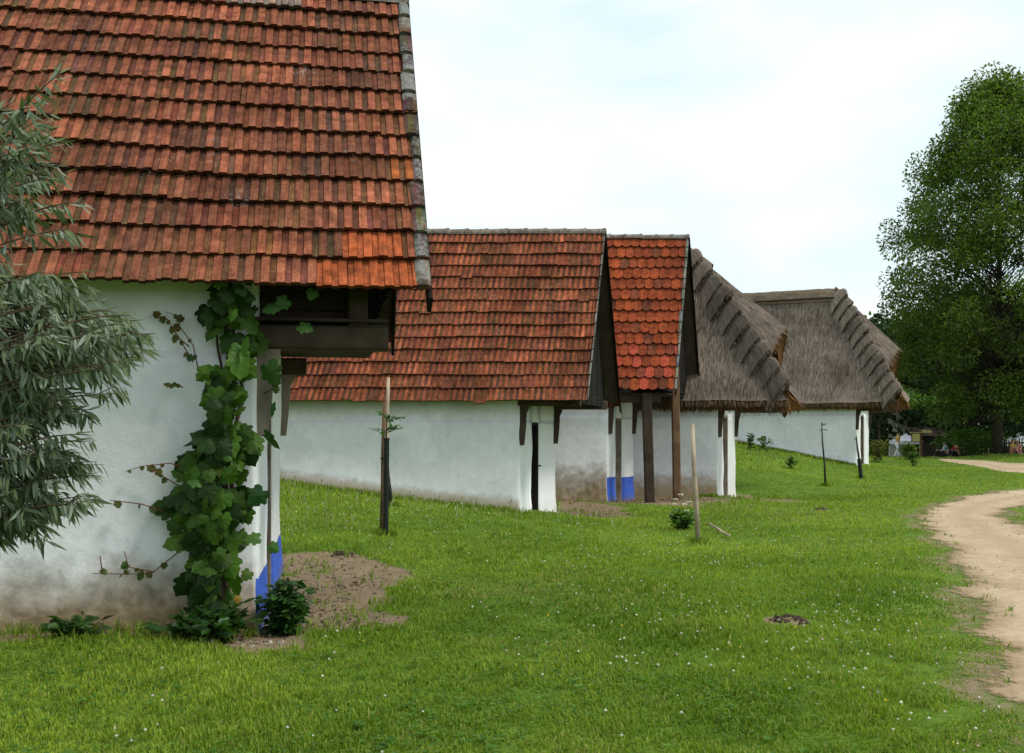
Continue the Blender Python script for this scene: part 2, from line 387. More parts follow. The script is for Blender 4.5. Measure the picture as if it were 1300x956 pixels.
def build_ground():
    m, nt, out = new_mat('meadow_soil')
    P = pos(nt)
    n1 = noise_(nt, P, .35, 5); n2 = noise_(nt, P, 3, 6, .65); n3 = noise_(nt, P, 40, 6, .7)
    g = ramp(nt, n1, [(.3, (.075, .15, .016)), (.55, (.11, .20, .024)), (.75, (.15, .24, .036))])
    g = mixc(nt, 1, g, ramp(nt, n2, [(.3, (.6, .62, .6)), (.7, (1.25, 1.2, 1.2))]), 'MULTIPLY')
    g = mixc(nt, 1, g, ramp(nt, n3, [(.3, (.5, .52, .5)), (.7, (1.35, 1.3, 1.3))]), 'MULTIPLY')
    e = mixc(nt, n2, (.14, .102, .062), (.32, .245, .16))
    e = mixc(nt, 1, e, ramp(nt, n3, [(.3, (.6, .58, .56)), (.72, (1.3, 1.3, 1.3))]), 'MULTIPLY')
    d = attr(nt, 'dirt').outputs['Fac']
    k = ramp(nt, math_(nt, 'ADD', d, math_(nt, 'MULTIPLY', math_(nt, 'SUBTRACT', n2, .5), .9)), [(.35, (0, 0, 0)), (.62, (1, 1, 1))])
    c = mixc(nt, k, g, e)
    principled(nt, out, c, .95, n3, .6, .02, .1)
    xs = np.concatenate([-np.geomspace(900, 24, 16)[:-1], np.arange(-24, 34, .2), np.geomspace(34, 900, 16)])
    ys = np.concatenate([-np.geomspace(300, 6, 8)[:-1], np.arange(-6, 2, .8), np.arange(2, 14, .12), np.arange(14, 66, .25), np.geomspace(66, 1800, 28)])
    X, Y = np.meshgrid(xs, ys); Zg = H(X, Y)
    D = dirt_mask(X, Y)
    pd = path_dist(X, Y).reshape(X.shape)
    near = np.clip(.9 - pd / (.30 + .2 * np.sin(Y * 2.2)), 0, 1) * .75
    D = np.maximum(D, near)
    Zg = Zg - .02 * np.clip(dirt_mask(X, Y), 0, 1)
    for p in MOLES:
        q = np.hypot(X - p.x, Y - p.y); Zg = Zg + .05 * np.exp(-(q / .2) ** 2)
    V = np.stack([X.ravel(), Y.ravel(), Zg.ravel()], 1); nx, ny = len(xs), len(ys)
    i = (np.arange(ny - 1)[:, None] * nx + np.arange(nx - 1)[None, :]).ravel()
    Q = np.stack([i, i + 1, i + 1 + nx, i + nx], 1)
    me = raw_mesh('ground', V, Q.ravel(), np.arange(len(Q)) * 4, None, None, True, {'dirt': D.ravel()})
    tag(link('ground', me, m), kind='structure')

    mp, nt, out = new_mat('sandy_path')
    P = pos(nt)
    a1 = noise_(nt, P, .8, 5); a2 = noise_(nt, P, 9, 6, .7); a3 = noise_(nt, P, 70, 5, .7)
    c = ramp(nt, a1, [(.3, (.44, .33, .22)), (.6, (.55, .425, .295)), (.8, (.61, .48, .345))])
    c = mixc(nt, 1, c, ramp(nt, a2, [(.3, (.75, .73, .7)), (.65, (1.06, 1.06, 1.06))]), 'MULTIPLY')
    c = mixc(nt, 1, c, ramp(nt, a3, [(.28, (.62, .6, .58)), (.7, (1.2, 1.2, 1.2))]), 'MULTIPLY')
    tr = attr(nt, 'across').outputs['Fac']
    c = mixc(nt, math_(nt, 'MULTIPLY', tr, a1), c, (.34, .25, .16))
    ed = attr(nt, 'edge').outputs['Fac']
    n5 = noise_(nt, P, 3.2, 8, .7); n6 = noise_(nt, P, 26, 4, .7)
    ee = math_(nt, 'ADD', ed, math_(nt, 'ADD', math_(nt, 'MULTIPLY', math_(nt, 'SUBTRACT', n5, .5), 1.5), math_(nt, 'MULTIPLY', math_(nt, 'SUBTRACT', n6, .5), .7)))
    k = ramp(nt, ee, [(.25, (.8,) * 3), (.85, (0, 0, 0))])
    c = mixc(nt, k, c, (.24, .165, .09))
    pr = principled(nt, out, c, .95, a3, .5, .012, .1)
    tb = N(nt, 'ShaderNodeBsdfTransparent'); mx = N(nt, 'ShaderNodeMixShader')
    nt.links.new(ramp(nt, ee, [(.16, (0, 0, 0)), (.42, (1, 1, 1))]), mx.inputs[0]); nt.links.new(tb.outputs[0], mx.inputs[1]); nt.links.new(pr.outputs[0], mx.inputs[2]); nt.links.new(mx.outputs[0], out.inputs[0])
    for nm, A, B in (('path', POLY[:len(PL)], POLY[len(PL):][::-1]), ('path', FPOLY[:len(FL)], FPOLY[len(FL):][::-1])):
        K = 26; V = []; E = []; AC = []
        for a, b in zip(A, B):
            wid = math.hypot(a[0] - b[0], a[1] - b[1])
            for j in range(K + 1):
                t = j / K; V.append((a[0] + (b[0] - a[0]) * t, a[1] + (b[1] - a[1]) * t)); E.append(min(1, min(t, 1 - t) * wid / .55)); AC.append(.35 + .65 * math.cos(4 * math.pi * (t - .02)))
        V = np.array(V); z = H(V[:, 0], V[:, 1]) + .007
        V = np.column_stack([V, z]); r = K + 1
        i = (np.arange(len(A) - 1)[:, None] * r + np.arange(K)[None, :]).ravel()
        Q = np.stack([i, i + 1, i + 1 + r, i + r], 1)
        me = raw_mesh(nm, V, Q.ravel(), np.arange(len(Q)) * 4, None, None, True, {'edge': E, 'across': np.clip(AC, 0, 1)})
        tag(link(nm, me, mp), kind='structure')
build_ground()
# ------------------------------------------------------------------ houses
class Frame:
    def __init__(s, O, u, v):
        s.O = Vector((O[0], O[1], 0)); s.u = Vector((u[0], u[1], 0)); s.v = Vector((v[0], v[1], 0))
    def P(s, a, b, z): return s.O + s.u * a + s.v * b + Vector((0, 0, z))
UP = Vector((0, 0, 1))
FOOT = []           # wall footprints, kept free of grass

def make_wall(fr, root, mat, L, W, top, door, dtop, recess=.3, rear_top=None):
    """one plastered shell with the door recess moulded into the gable face"""
    d0, d1 = door
    segs = [((-L, 0), (0, 0), 0, 0), ((0, 0), (0, d0), 1, 0), ((0, d0), (0, d0), 1, 1), ((0, d0), (0, d1), 1, 2), ((0, d1), (0, d1), 1, 3), ((0, d1), (0, W), 1, 0), ((0, W), (-L, W), 0, 0), ((-L, W), (-L, 0), 0, 0)]
    plan = []                                            # a, b, front, insets as a fraction of the recess
    def run(p, q, front, ins0, ins1, n):
        for k in range(n):
            t = k / n; plan.append((p[0] + (q[0] - p[0]) * t, p[1] + (q[1] - p[1]) * t, front, ins0 + (ins1 - ins0) * t))
    nl = max(4, int(L / .25))
    run((-L, 0), (-.06, 0), 0, 0, 0, nl); plan.append((-.06, 0, 0, 0)); plan.append((-.018, .018, .5, 0))
    run((0, .06), (0, d0), 1, 0, 0, 5)
    plan += [(0, d0, 1, 0)]; run((0, d0), (0, d0), 1, 0, 1, 3); run((0, d0), (0, d1), 1, 1, 1, 3); run((0, d1), (0, d1), 1, 1, 0, 3)
    run((0, d1), (0, W - .06), 1, 0, 0, 6); plan += [(0, W - .06, 1, 0), (-.018, W - .018, .5, 0), (-.06, W, 0, 0)]
    run((-.3, W), (-L, W), 0, 0, 0, 8); run((-L, W), (-L, 0), 0, 0, 0, 5)
    corners = [fr.P(a, b, 0) for a, b in ((-L, 0), (0, 0), (0, W), (-L, W))]
    FOOT.append([(c.x, c.y) for c in corners])
    zb = min(h1(c.x, c.y) for c in corners[1:3]) - .35
    zs = [zb]
    z0 = h1(corners[1].x, corners[1].y)
    z = zb
    while z < top - .12: z += .14; zs.append(z)
    zs.append(top)
    rings = []
    done = False
    for z in zs:
        if not done and z >= dtop:
            rings += [(dtop, 1), (dtop, 0)]; done = True
            if z - dtop < .02: continue
        rings.append((z, 0 if done else 1))
    V, hag, front, topd = [], [], [], []
    np_ = len(plan)
    hs = [h1(*fr.P(a, b, 0)[:2]) for a, b, _, _ in plan]
    for (z, rec) in rings:
        for (a, b, f, ins), hh in zip(plan, hs):
            hg = z - hh
            fl = max(0, .55 - hg) / .55
            da = fl * fl * .03 * (1 if a > -.2 else 0); db = -fl * fl * .05 if b < .2 else (fl * fl * .05 if b > W - .2 else 0)
            q = fr.P(a, b, z)
            n1 = noise.noise(q * .9) * .035 + noise.noise(q * 2.7) * .012
            p = fr.P(a + da - ins * rec * recess + (n1 if f else 0), b + (db + (n1 if b < W / 2 else -n1) * (0 if f > .6 else 1)), z)
            V.append(p); hag.append(hg); front.append(f); topd.append(max(0, top - z))
    Fc = []
    for r in range(len(rings) - 1):
        for i in range(np_):
            j = (i + 1) % np_; Fc.append([r * np_ + i, r * np_ + j, (r + 1) * np_ + j, (r + 1) * np_ + i])
    n = len(rings); Fc.append(list(range((n - 1) * np_, n * np_)))
    mb = MB(); mb.add(V, Fc)
    return mb.build('wall', mat, root, True, {'hag': hag, 'front': front, 'top': topd})

def tile_field(mb, P0, du, ncols, w, ds, nrows, rowh, nn, style, pal):
    """rows of single clay tiles; P0 is the lower right corner"""
    R = rng
    if style == 'rib':
        xs = [0, .025, .29, .325, .50, .53, .79, .825, 1.0]; hs = [.002, .017, .015, .002, .002, .017, .015, .002, .002]
        kinds = [2, 0, 2, 1, 2, 0, 2, 1]
    for r in range(nrows):
        half = r % 2
        rowj = R.uniform(-.012, .012)
        sh = R.uniform(.25, 1.0) if style == 'rib' else (.5 if half else 1.0)
        for c in range(ncols + 1):
            x0 = (c - 1 + sh) * w if c else 0.0; wd = w if c else w * sh
            jl, jt, js, sk = R.uniform(-.006, .007), R.uniform(-.012, .01) + rowj * math.sin(c * .35 + r), R.uniform(-.003, .003), R.uniform(-.007, .007)
            base, groove = pal(r, c, nrows, ncols)
            slip = R.uniform(-.06, -.03) if R.random() < .02 else 0
            org = P0 + du * (x0 + js) + ds * (r * rowh + jt + slip) + nn * (.035 * noise.noise(Vector((c * .13, r * .25, ncols))))
            lift, L = .048 + jl, rowh * 1.12
            if style == 'rib':
                V, S, T, Fc = [], [], [], []
                levels = [0, .45, 1.0]
                for lv in levels:
                    for x, hh in zip(xs, hs):
                        V.append(org + du * (x * wd) + ds * (L * lv + sk * x) + nn * (hh + lift * (1 - lv) + .004)); S.append((x, lv, r * 31 + c))
                for x, hh in zip(xs, hs):
                    V.append(org + du * (x * wd) + ds * (sk * x + .004) + nn * (hh + lift - .034)); S.append((x, 0, 0))
                k = len(xs)
                for lv in range(2):
                    for i in range(k - 1):
                        Fc.append([lv * k + i + 1, lv * k + i, (lv + 1) * k + i, (lv + 1) * k + i + 1])
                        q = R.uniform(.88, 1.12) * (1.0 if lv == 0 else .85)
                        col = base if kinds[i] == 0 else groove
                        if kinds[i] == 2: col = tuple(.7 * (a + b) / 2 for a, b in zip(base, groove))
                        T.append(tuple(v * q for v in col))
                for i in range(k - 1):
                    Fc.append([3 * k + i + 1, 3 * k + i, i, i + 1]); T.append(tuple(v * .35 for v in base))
                mb.add(V, Fc, T, S)
            else:                                   # plain tile with a rounded tail
                K = 7; V, Fc, T, S = [], [], [], []
                g = .004
                for lv in (0, .4, 1.0):
                    for i in range(K):
                        x = i / (K - 1); arc = .055 * (2 * x - 1) ** 2 if lv == 0 else 0
                        V.append(org + du * (g + x * (wd - 2 * g)) + ds * (L * lv + arc + sk * x) + nn * (lift * (1 - lv) + .004 + .006 * (1 - (2 * x - 1) ** 2))); S.append((x, lv, 0))
                for i in range(K):
                    V.append(V[i] - nn * .03)
                    S.append((0, 0, 0))
                for lv in range(2):
                    for i in range(K - 1):
                        Fc.append([lv * K + i + 1, lv * K + i, (lv + 1) * K + i, (lv + 1) * K + i + 1])
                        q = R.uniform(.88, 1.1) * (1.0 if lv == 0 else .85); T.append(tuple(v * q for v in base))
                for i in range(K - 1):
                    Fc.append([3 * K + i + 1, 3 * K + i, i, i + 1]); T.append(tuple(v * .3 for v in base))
                mb.add(V, Fc, T, S)

def ridge_caps(fr, root, b, z, a0, a1, rad, tint, L=.42):
    mb = MB(); a = a0; k = 0
    while a > a1:
        q = rng.uniform(.75, 1.2); V, S, Fc = [], [], []; n = 8
        dz = rng.uniform(-.008, .008)
        for e, (aa, rr) in enumerate(((a, rad * 1.12), (a - .05, rad * 1.12), (a - .06, rad), (a - L - .04, rad * .9))):
            for i in range(n + 1):
                t = math.pi * (i / n) * 1.16 - .25
                V.append(fr.P(aa, b, z + dz) + fr.v * (-rr * math.cos(t)) + UP * (rr * math.sin(t))); S.append((aa, i * .05, 0))
        for e in range(3):
            for i in range(n): Fc.append([e * (n + 1) + i, e * (n + 1) + i + 1, (e + 1) * (n + 1) + i + 1, (e + 1) * (n + 1) + i])
        Fc.append(list(range(n + 1)))
        mb.add(V, Fc, tuple(v * q for v in tint), S); a -= L
    return mb.build('ridge', M['mortar'], root, False)

def planks(mb, fr, a, z0, b0, b1, ztop, w=.17, tint=(1, 1, 1)):
    """vertical boards filling a gable at a, top cut to the roof line by ztop(b)"""
    b = b0
    while b < b1 - .02:
        e = min(b + w, b1); g = .006
        q = rng.uniform(.6, 1.2); da = rng.uniform(-.008, .008)
        V, S = [], []; off = rng.uniform(0, 40)
        for s_, t_ in ((a + da, 0), (a + da - .03, 1)):
            for bb, zz in ((b + g, z0 - rng.uniform(0, .02)), (e - g, z0 - rng.uniform(0, .02)), (e - g, ztop(e)), ((b + e) / 2, ztop((b + e) / 2)), (b + g, ztop(b))):
                V.append(fr.P(s_, bb, zz)); S.append((zz + off, bb, off))
        mb.add(V, [[0, 1, 2, 3, 4], [9, 8, 7, 6, 5], [0, 5, 6, 1], [1, 6, 7, 2], [4, 9, 5, 0]], tuple(v * q for v in tint), S)
        b = e

def tiled_house(name, label, cat, fr, L, W, eo, ao, ze, zr, wall_top, door, dtop, wallmat, tilew, nrows, style, palette, tilemat, verge_w, verge_tint, beam, group=None, skew=0.0,
                lining_wood='grey_wood', brace_len=.9, beam_reach=1.05, far_reach=None, ridge_tint=(.30, .25, .22), ped_back=.3, ped_drop=.0, brace_wood='dark_wood'):
    c0 = fr.P(0, W / 2, 0)
    root = thing(name, label, cat, (c0.x, c0.y, h1(c0.x, c0.y)), group)
    make_wall(fr, root, wallmat, L, W, wall_top, door, dtop)
    run = W / 2 + eo; rise = zr - ze
    sl = math.sqrt((run * fr.v.length) ** 2 + rise ** 2)
    rowh = sl / nrows
    mb = MB()
    du = -fr.u
    ncols = int((L + ao + .3) / tilew)
    for side in (0, 1):
        if side == 0: P0 = fr.P(ao, -eo, ze); ds = (fr.v * run + UP * rise).normalized()
        else: P0 = fr.P(ao, W + eo, ze); ds = (-fr.v * run + UP * rise).normalized()
        nn = ds.cross(fr.u).normalized()
        if nn.z < 0: nn = -nn
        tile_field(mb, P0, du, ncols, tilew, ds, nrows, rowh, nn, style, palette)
        if side == 0: n_near, d_near = nn, ds
        else: n_far, d_far = nn, ds
    roof = mb.build('roof', tilemat, root)
    # boarding under the tiles
    mb = MB()
    for (b0, dsl, nn) in ((-eo, d_near, n_near), (W + eo, d_far, n_far)):
        A = fr.P(ao - .03, b0, ze) - nn * .03 + dsl * .12; B = fr.P(-L - .2, b0, ze) - nn * .03 + dsl * .12
        V = [A, B, B + dsl * (sl - .14), A + dsl * (sl - .14)]; V += [p - nn * .035 for p in V]
        S = [(0, 0, 0), (L + ao, 0, 0), (L + ao, sl, 0), (0, sl, 0)] * 2
        mb.add(V, [[0, 1, 2, 3], [7, 6, 5, 4], [0, 4, 5, 1], [1, 5, 6, 2], [3, 7, 4, 0]], (.8, .8, .8), S)
    mb.build('roof_boarding', M['dark_wood'], root)
    # pointed with mortar along the edge
    mb = MB()
    if verge_w > 0:
        for r in range(nrows):
            for (b0, dsl, nn) in ((-eo, d_near, n_near),):
                lo, hi = r * rowh + rng.uniform(-.012, .012), (r + 1) * rowh * 1.0 + .02
                w0 = verge_w * rng.uniform(.7, 1.3); vq = rng.uniform(.65, 1.25)
                V, S = [], []
                for (t, lf) in ((lo, .082), (hi, .045)):
                    for x in (0, .3, .75, 1.0):
                        V.append(fr.P(ao + .012, b0, ze) + du * (x * w0) + dsl * t + nn * (lf + (.006 if 0 < x < 1 else -.012))); S.append((x, t, 0))
                V += [p - nn * .06 for p in V[:4]]; S += [(0, 0, 0)] * 4
                V += [V[0] - nn * .06, V[4] - nn * .06]; S += [(0, 0, 0)] * 2
                mb.add(V, [[1, 0, 4, 5], [2, 1, 5, 6], [3, 2, 6, 7], [9, 8, 0, 1], [10, 9, 1, 2], [11, 10, 2, 3], [0, 12, 13, 4]], [tuple(v * vq * rng.uniform(.6, 1.4) for v in verge_tint) for _ in range(7)], S)
        mb.build('verge', M['verge'], root)
    ridge_caps(fr, root, W / 2, zr - .015, ao + .02, -L - .2, .10, ridge_tint)
    # bargeboards
    for (b0, dsl, nn) in ((-eo, d_near, n_near), (W + eo, d_far, n_far)):
        mb = MB(); A = fr.P(ao + .005, b0, ze) - dsl * .09 - nn * .06
        mb.board(A, A + dsl * (sl + .1), fr.u, nn, .035, .17, (.8, .8, .8)); mb.build('bargeboard', M['black_wood'], root)
    # boarded gable
    mb = MB()
    zt = lambda b: ze + rise * (1 - abs(b - W / 2) / run) - .12
    planks(mb, fr, ao - ped_back, ze - ped_drop, -eo + .1, W + eo - .1, zt); mb.build('pediment', M['black_wood'], root)
    # ceiling boards above the porch
    mb = MB()
    b = -.05
    while b < W: 
        mb.board(fr.P(-.1, b + .1, beam + .14), fr.P(ao - ped_back, b + .1, beam + .14), fr.v, UP, .19, .025, (rng.uniform(.5, 1),) * 3); b += .2
    mb.build('ceiling_boards', M['dark_wood'], root)
    for b in (.1, W - .12):
        mb = MB(); mb.board(fr.P(-.3, b, beam), fr.P(beam_reach if b < 1 or far_reach is None else far_reach, b, beam), fr.v, UP, .17, .2); mb.build('beam', M['dark_wood'], root)
        mb = MB(); zt_ = beam - .1
        prof = [(-.05, zt_), (.17, zt_), (.16, zt_ - .06), (.115, zt_ - .13), (.10, zt_ - brace_len * .55), (.065, zt_ - brace_len), (-.05, zt_ - brace_len)]
        V = [fr.P(x, b + s * .06, z) for s in (-1, 1) for x, z in prof]; n = len(prof)
        S = [(z, x, s) for s in (-1, 1) for x, z in prof]
        mb.add(V, [list(range(n)), list(range(2 * n - 1, n - 1, -1))] + [[(i + 1) % n, i, n + i, n + (i + 1) % n] for i in range(n)], (1, 1, 1), S)
        mb.build('brace', M[brace_wood], root)
    # door, and an added wood lining that stands for the shade in its recess
    d0, d1 = door; zb = h1(*fr.P(0, (d0 + d1) / 2, 0)[:2]) - .05
    mb = MB(); k = 4
    for i in range(k):
        bb = d0 + (d1 - d0) * (i + .5) / k
        mb.board(fr.P(-.27, bb, zb), fr.P(-.27, bb, dtop - .02), fr.v, fr.u, (d1 - d0) / k - .008, .03, (rng.uniform(.7, 1.1),) * 3)
    dr = mb.build('door', M['dark_wood'], root)
    mb = MB(); mb.tube([fr.P(-.25, d1 - .15, zb + 1.0), fr.P(-.16, d1 - .15, zb + 1.0), fr.P(-.15, d1 - .27, zb + 1.0)], .012, 6); mb.build('handle', M['iron'], dr)
    if lining_wood:
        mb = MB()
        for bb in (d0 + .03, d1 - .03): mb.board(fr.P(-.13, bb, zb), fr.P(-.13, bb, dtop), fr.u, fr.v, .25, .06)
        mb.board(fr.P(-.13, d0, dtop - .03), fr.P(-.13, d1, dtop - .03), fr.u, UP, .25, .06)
        mb.build('recess_shade_lining', M[lining_wood], root)
        if lining_wood == 'black_wood': mb = MB(); mb.tube([fr.P(-.03, d1 - .06, zb + 1.05), fr.P(.06, d1 - .06, zb + 1.05), fr.P(.07, d1 - .16, zb + 1.05)], .016, 6); mb.build('latch', M['iron'], root)
    return root

def lerp3(a, b, t): return tuple(x + (y - x) * t for x, y in zip(a, b))
def pal_old(bright, brown):
    def f(r, c, nrw, nc):
        q = rng.random()
        base = lerp3(bright, brown, min(1, max(0, rng.gauss(.28, .24))))
        k = rng.uniform(.82, 1.15)
        if q < .07: k *= .62
        elif q > .93: k *= 1.25
        k *= .9 + .1 * noise.noise(Vector((c * .3, r * .5, 4)))
        g = lerp3(lerp3(brown, base, .45), (.095, .062, .038), rng.uniform(0, .7))
        return tuple(v * k for v in base), tuple(v * rng.uniform(.7, 1.1) for v in g)
    return f
def pal_first(r, c, nrw, nc):
    b, g = pal_old((.46, .145, .078), (.22, .095, .056))(r, c, nrw, nc)
    if c <= 3 and r == 0 or (r in (1,) and 1 <= c <= 2): b = (.56, .135, .045); g = (.44, .11, .04)
    if c <= 1 and r == 4: b = (.45, .13, .04)
    if r == nrw - 1 and rng.random() < .5: b = lerp3(b, (.26, .24, .22), .6); g = lerp3(g, (.2, .2, .19), .7)
    return b, g
def pal_third(r, c, nrw, nc):
    b = lerp3((.50, .105, .035), (.30, .065, .028), rng.random())
    if r in (0, 1, 2, 3) and rng.random() < .3: b = (.60, .105, .06)
    if rng.random() < .12: b = lerp3(b, (.12, .06, .04), .6)
    return b, b

f1 = Frame((-2.06, 8.1), (.983, .182), (-.182, .983))
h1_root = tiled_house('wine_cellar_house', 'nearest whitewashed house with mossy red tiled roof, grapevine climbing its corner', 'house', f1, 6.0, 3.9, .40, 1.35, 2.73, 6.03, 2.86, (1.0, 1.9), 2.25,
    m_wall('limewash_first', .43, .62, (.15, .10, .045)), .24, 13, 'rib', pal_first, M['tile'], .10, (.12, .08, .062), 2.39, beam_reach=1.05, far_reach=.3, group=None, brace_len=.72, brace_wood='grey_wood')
# short post standing on the near outrigger of the first house, and the plate above
mb = MB(); mb.board(f1.P(.80, .1, 2.49), f1.P(.80, .1, 2.95), f1.u, f1.v, .16, .14); mb.build('strut', M['dark_wood'], h1_root)
mb = MB(); mb.board(f1.P(.62, .1, 2.98), f1.P(1.0, .1, 2.93), f1.v, UP, .13, .11, (2.2, 2.0, 1.6)); mb.build('rafter_foot', M['dark_wood'], h1_root)
mb = MB()
for k in range(3): mb.board(f1.P(-.2, .2, 2.55 + k * .16), f1.P(.72, .2, 2.55 + k * .16), f1.v, UP, .05, .15, (rng.uniform(.45, .75),) * 3)
mb.build('side_boards', M['dark_wood'], h1_root)

f2 = Frame((.14, 19.8), (1, 0), (.27, .963))
tiled_house('wine_cellar_house', 'long whitewashed house with red ribbed tile roof and dark door slit, second in the row', 'house', f2, 6.6, 3.2, .31, 1.42, 2.217, 5.9, 2.42, (.95, 1.6), 1.83,
    m_wall('limewash_second', 0, .32, (.36, .31, .22), (.30, .34, .20, .75)), .235, 14, 'rib', pal_old((.47, .135, .066), (.22, .088, .05)), M['tile'], .035, (.16, .12, .10), 2.24, lining_wood='black_wood', brace_len=.78, beam_reach=1.2)

f3 = Frame((2.45, 25.4), (1, 0), (.353, .936))
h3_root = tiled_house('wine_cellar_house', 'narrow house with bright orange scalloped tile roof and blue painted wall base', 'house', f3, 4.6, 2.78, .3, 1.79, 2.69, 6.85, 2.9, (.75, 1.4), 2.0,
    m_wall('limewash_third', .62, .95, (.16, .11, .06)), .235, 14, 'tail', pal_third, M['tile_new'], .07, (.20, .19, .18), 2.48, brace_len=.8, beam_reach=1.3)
mb = MB(); mb.board((3.50, 25.25, h1(3.5, 25.25) - .2), (3.42, 25.3, 2.62), (1, 0, 0), (0, 1, 0), .24, .2, (.9, .9, .9)); mb.build('post', M['dark_wood'], h3_root)  # darker wood paints this post's shade under the eave; the next is painted lit
mb = MB(); mb.board((4.36, 26.3, -.3), (4.30, 26.3, 3.45), (1, 0, 0), (0, 1, 0), .2, .18); mb.build('post', M['brown_wood'], h3_root)['label'] = 'porch post at the far side, its lit brown painted into the wood'
# ------------------------------------------------------------------ thatched houses
STRAW = (.185, .149, .124)
def slab(mb, grid, thick, tint, edge, st, flip=False, thin=0):
    n, m = len(grid), len(grid[0]); V, S = [], []
    nrm = []
    for i in range(n):
        for j in range(m):
            a = grid[min(i + 1, n - 1)][j] - grid[max(i - 1, 0)][j]; b = grid[i][min(j + 1, m - 1)] - grid[i][max(j - 1, 0)]
            q = a.cross(b)
            q = q.normalized() if q.length > 1e-9 else Vector((0, 0, 1))
            if q.z < 0: q = -q
            nrm.append(q)
    for lay in (0, 1):
        for i in range(n):
            for j in range(m):
                V.append(grid[i][j] - nrm[i * m + j] * (thick * lay * (min(1, .04 + j / thin) if thin else 1))); S.append(st[i][j] if not lay else (st[i][j][0], st[i][j][1] * 3, 0))
    Fc, T = [], []
    K = n * m
    for i in range(n - 1):
        for j in range(m - 1):
            q = [i * m + j, (i + 1) * m + j, (i + 1) * m + j + 1, i * m + j + 1]
            if not flip: q = q[::-1]
            Fc.append(q); T.append(tint); Fc.append([K + k for k in q[::-1]]); T.append(edge)
    per = [(i, 0) for i in range(n)] + [(n - 1, j) for j in range(1, m)] + [(i, m - 1) for i in range(n - 2, -1, -1)] + [(0, j) for j in range(m - 2, 0, -1)]
    for k in range(len(per)):
        a = per[k][0] * m + per[k][1]; b = per[(k + 1) % len(per)]; b = b[0] * m + b[1]
        q = [a, b, K + b, K + a]
        Fc.append(q if flip else q[::-1]); T.append(edge)
    mb.add(V, Fc, T, S)
    return nrm

def straws(mb, p, d, nn, L, w, tint):
    s = d.cross(nn).normalized() * w
    q = rng.choice((rng.uniform(.35, .8), rng.uniform(1.0, 2.1)))
    e = p + d * L
    mb.add([p - s, p + s, e + s * .4, e - s * .4], [[0, 1, 2, 3]], tuple(v * q for v in tint), [(rng.random() * 9, 0, 0)] * 4)

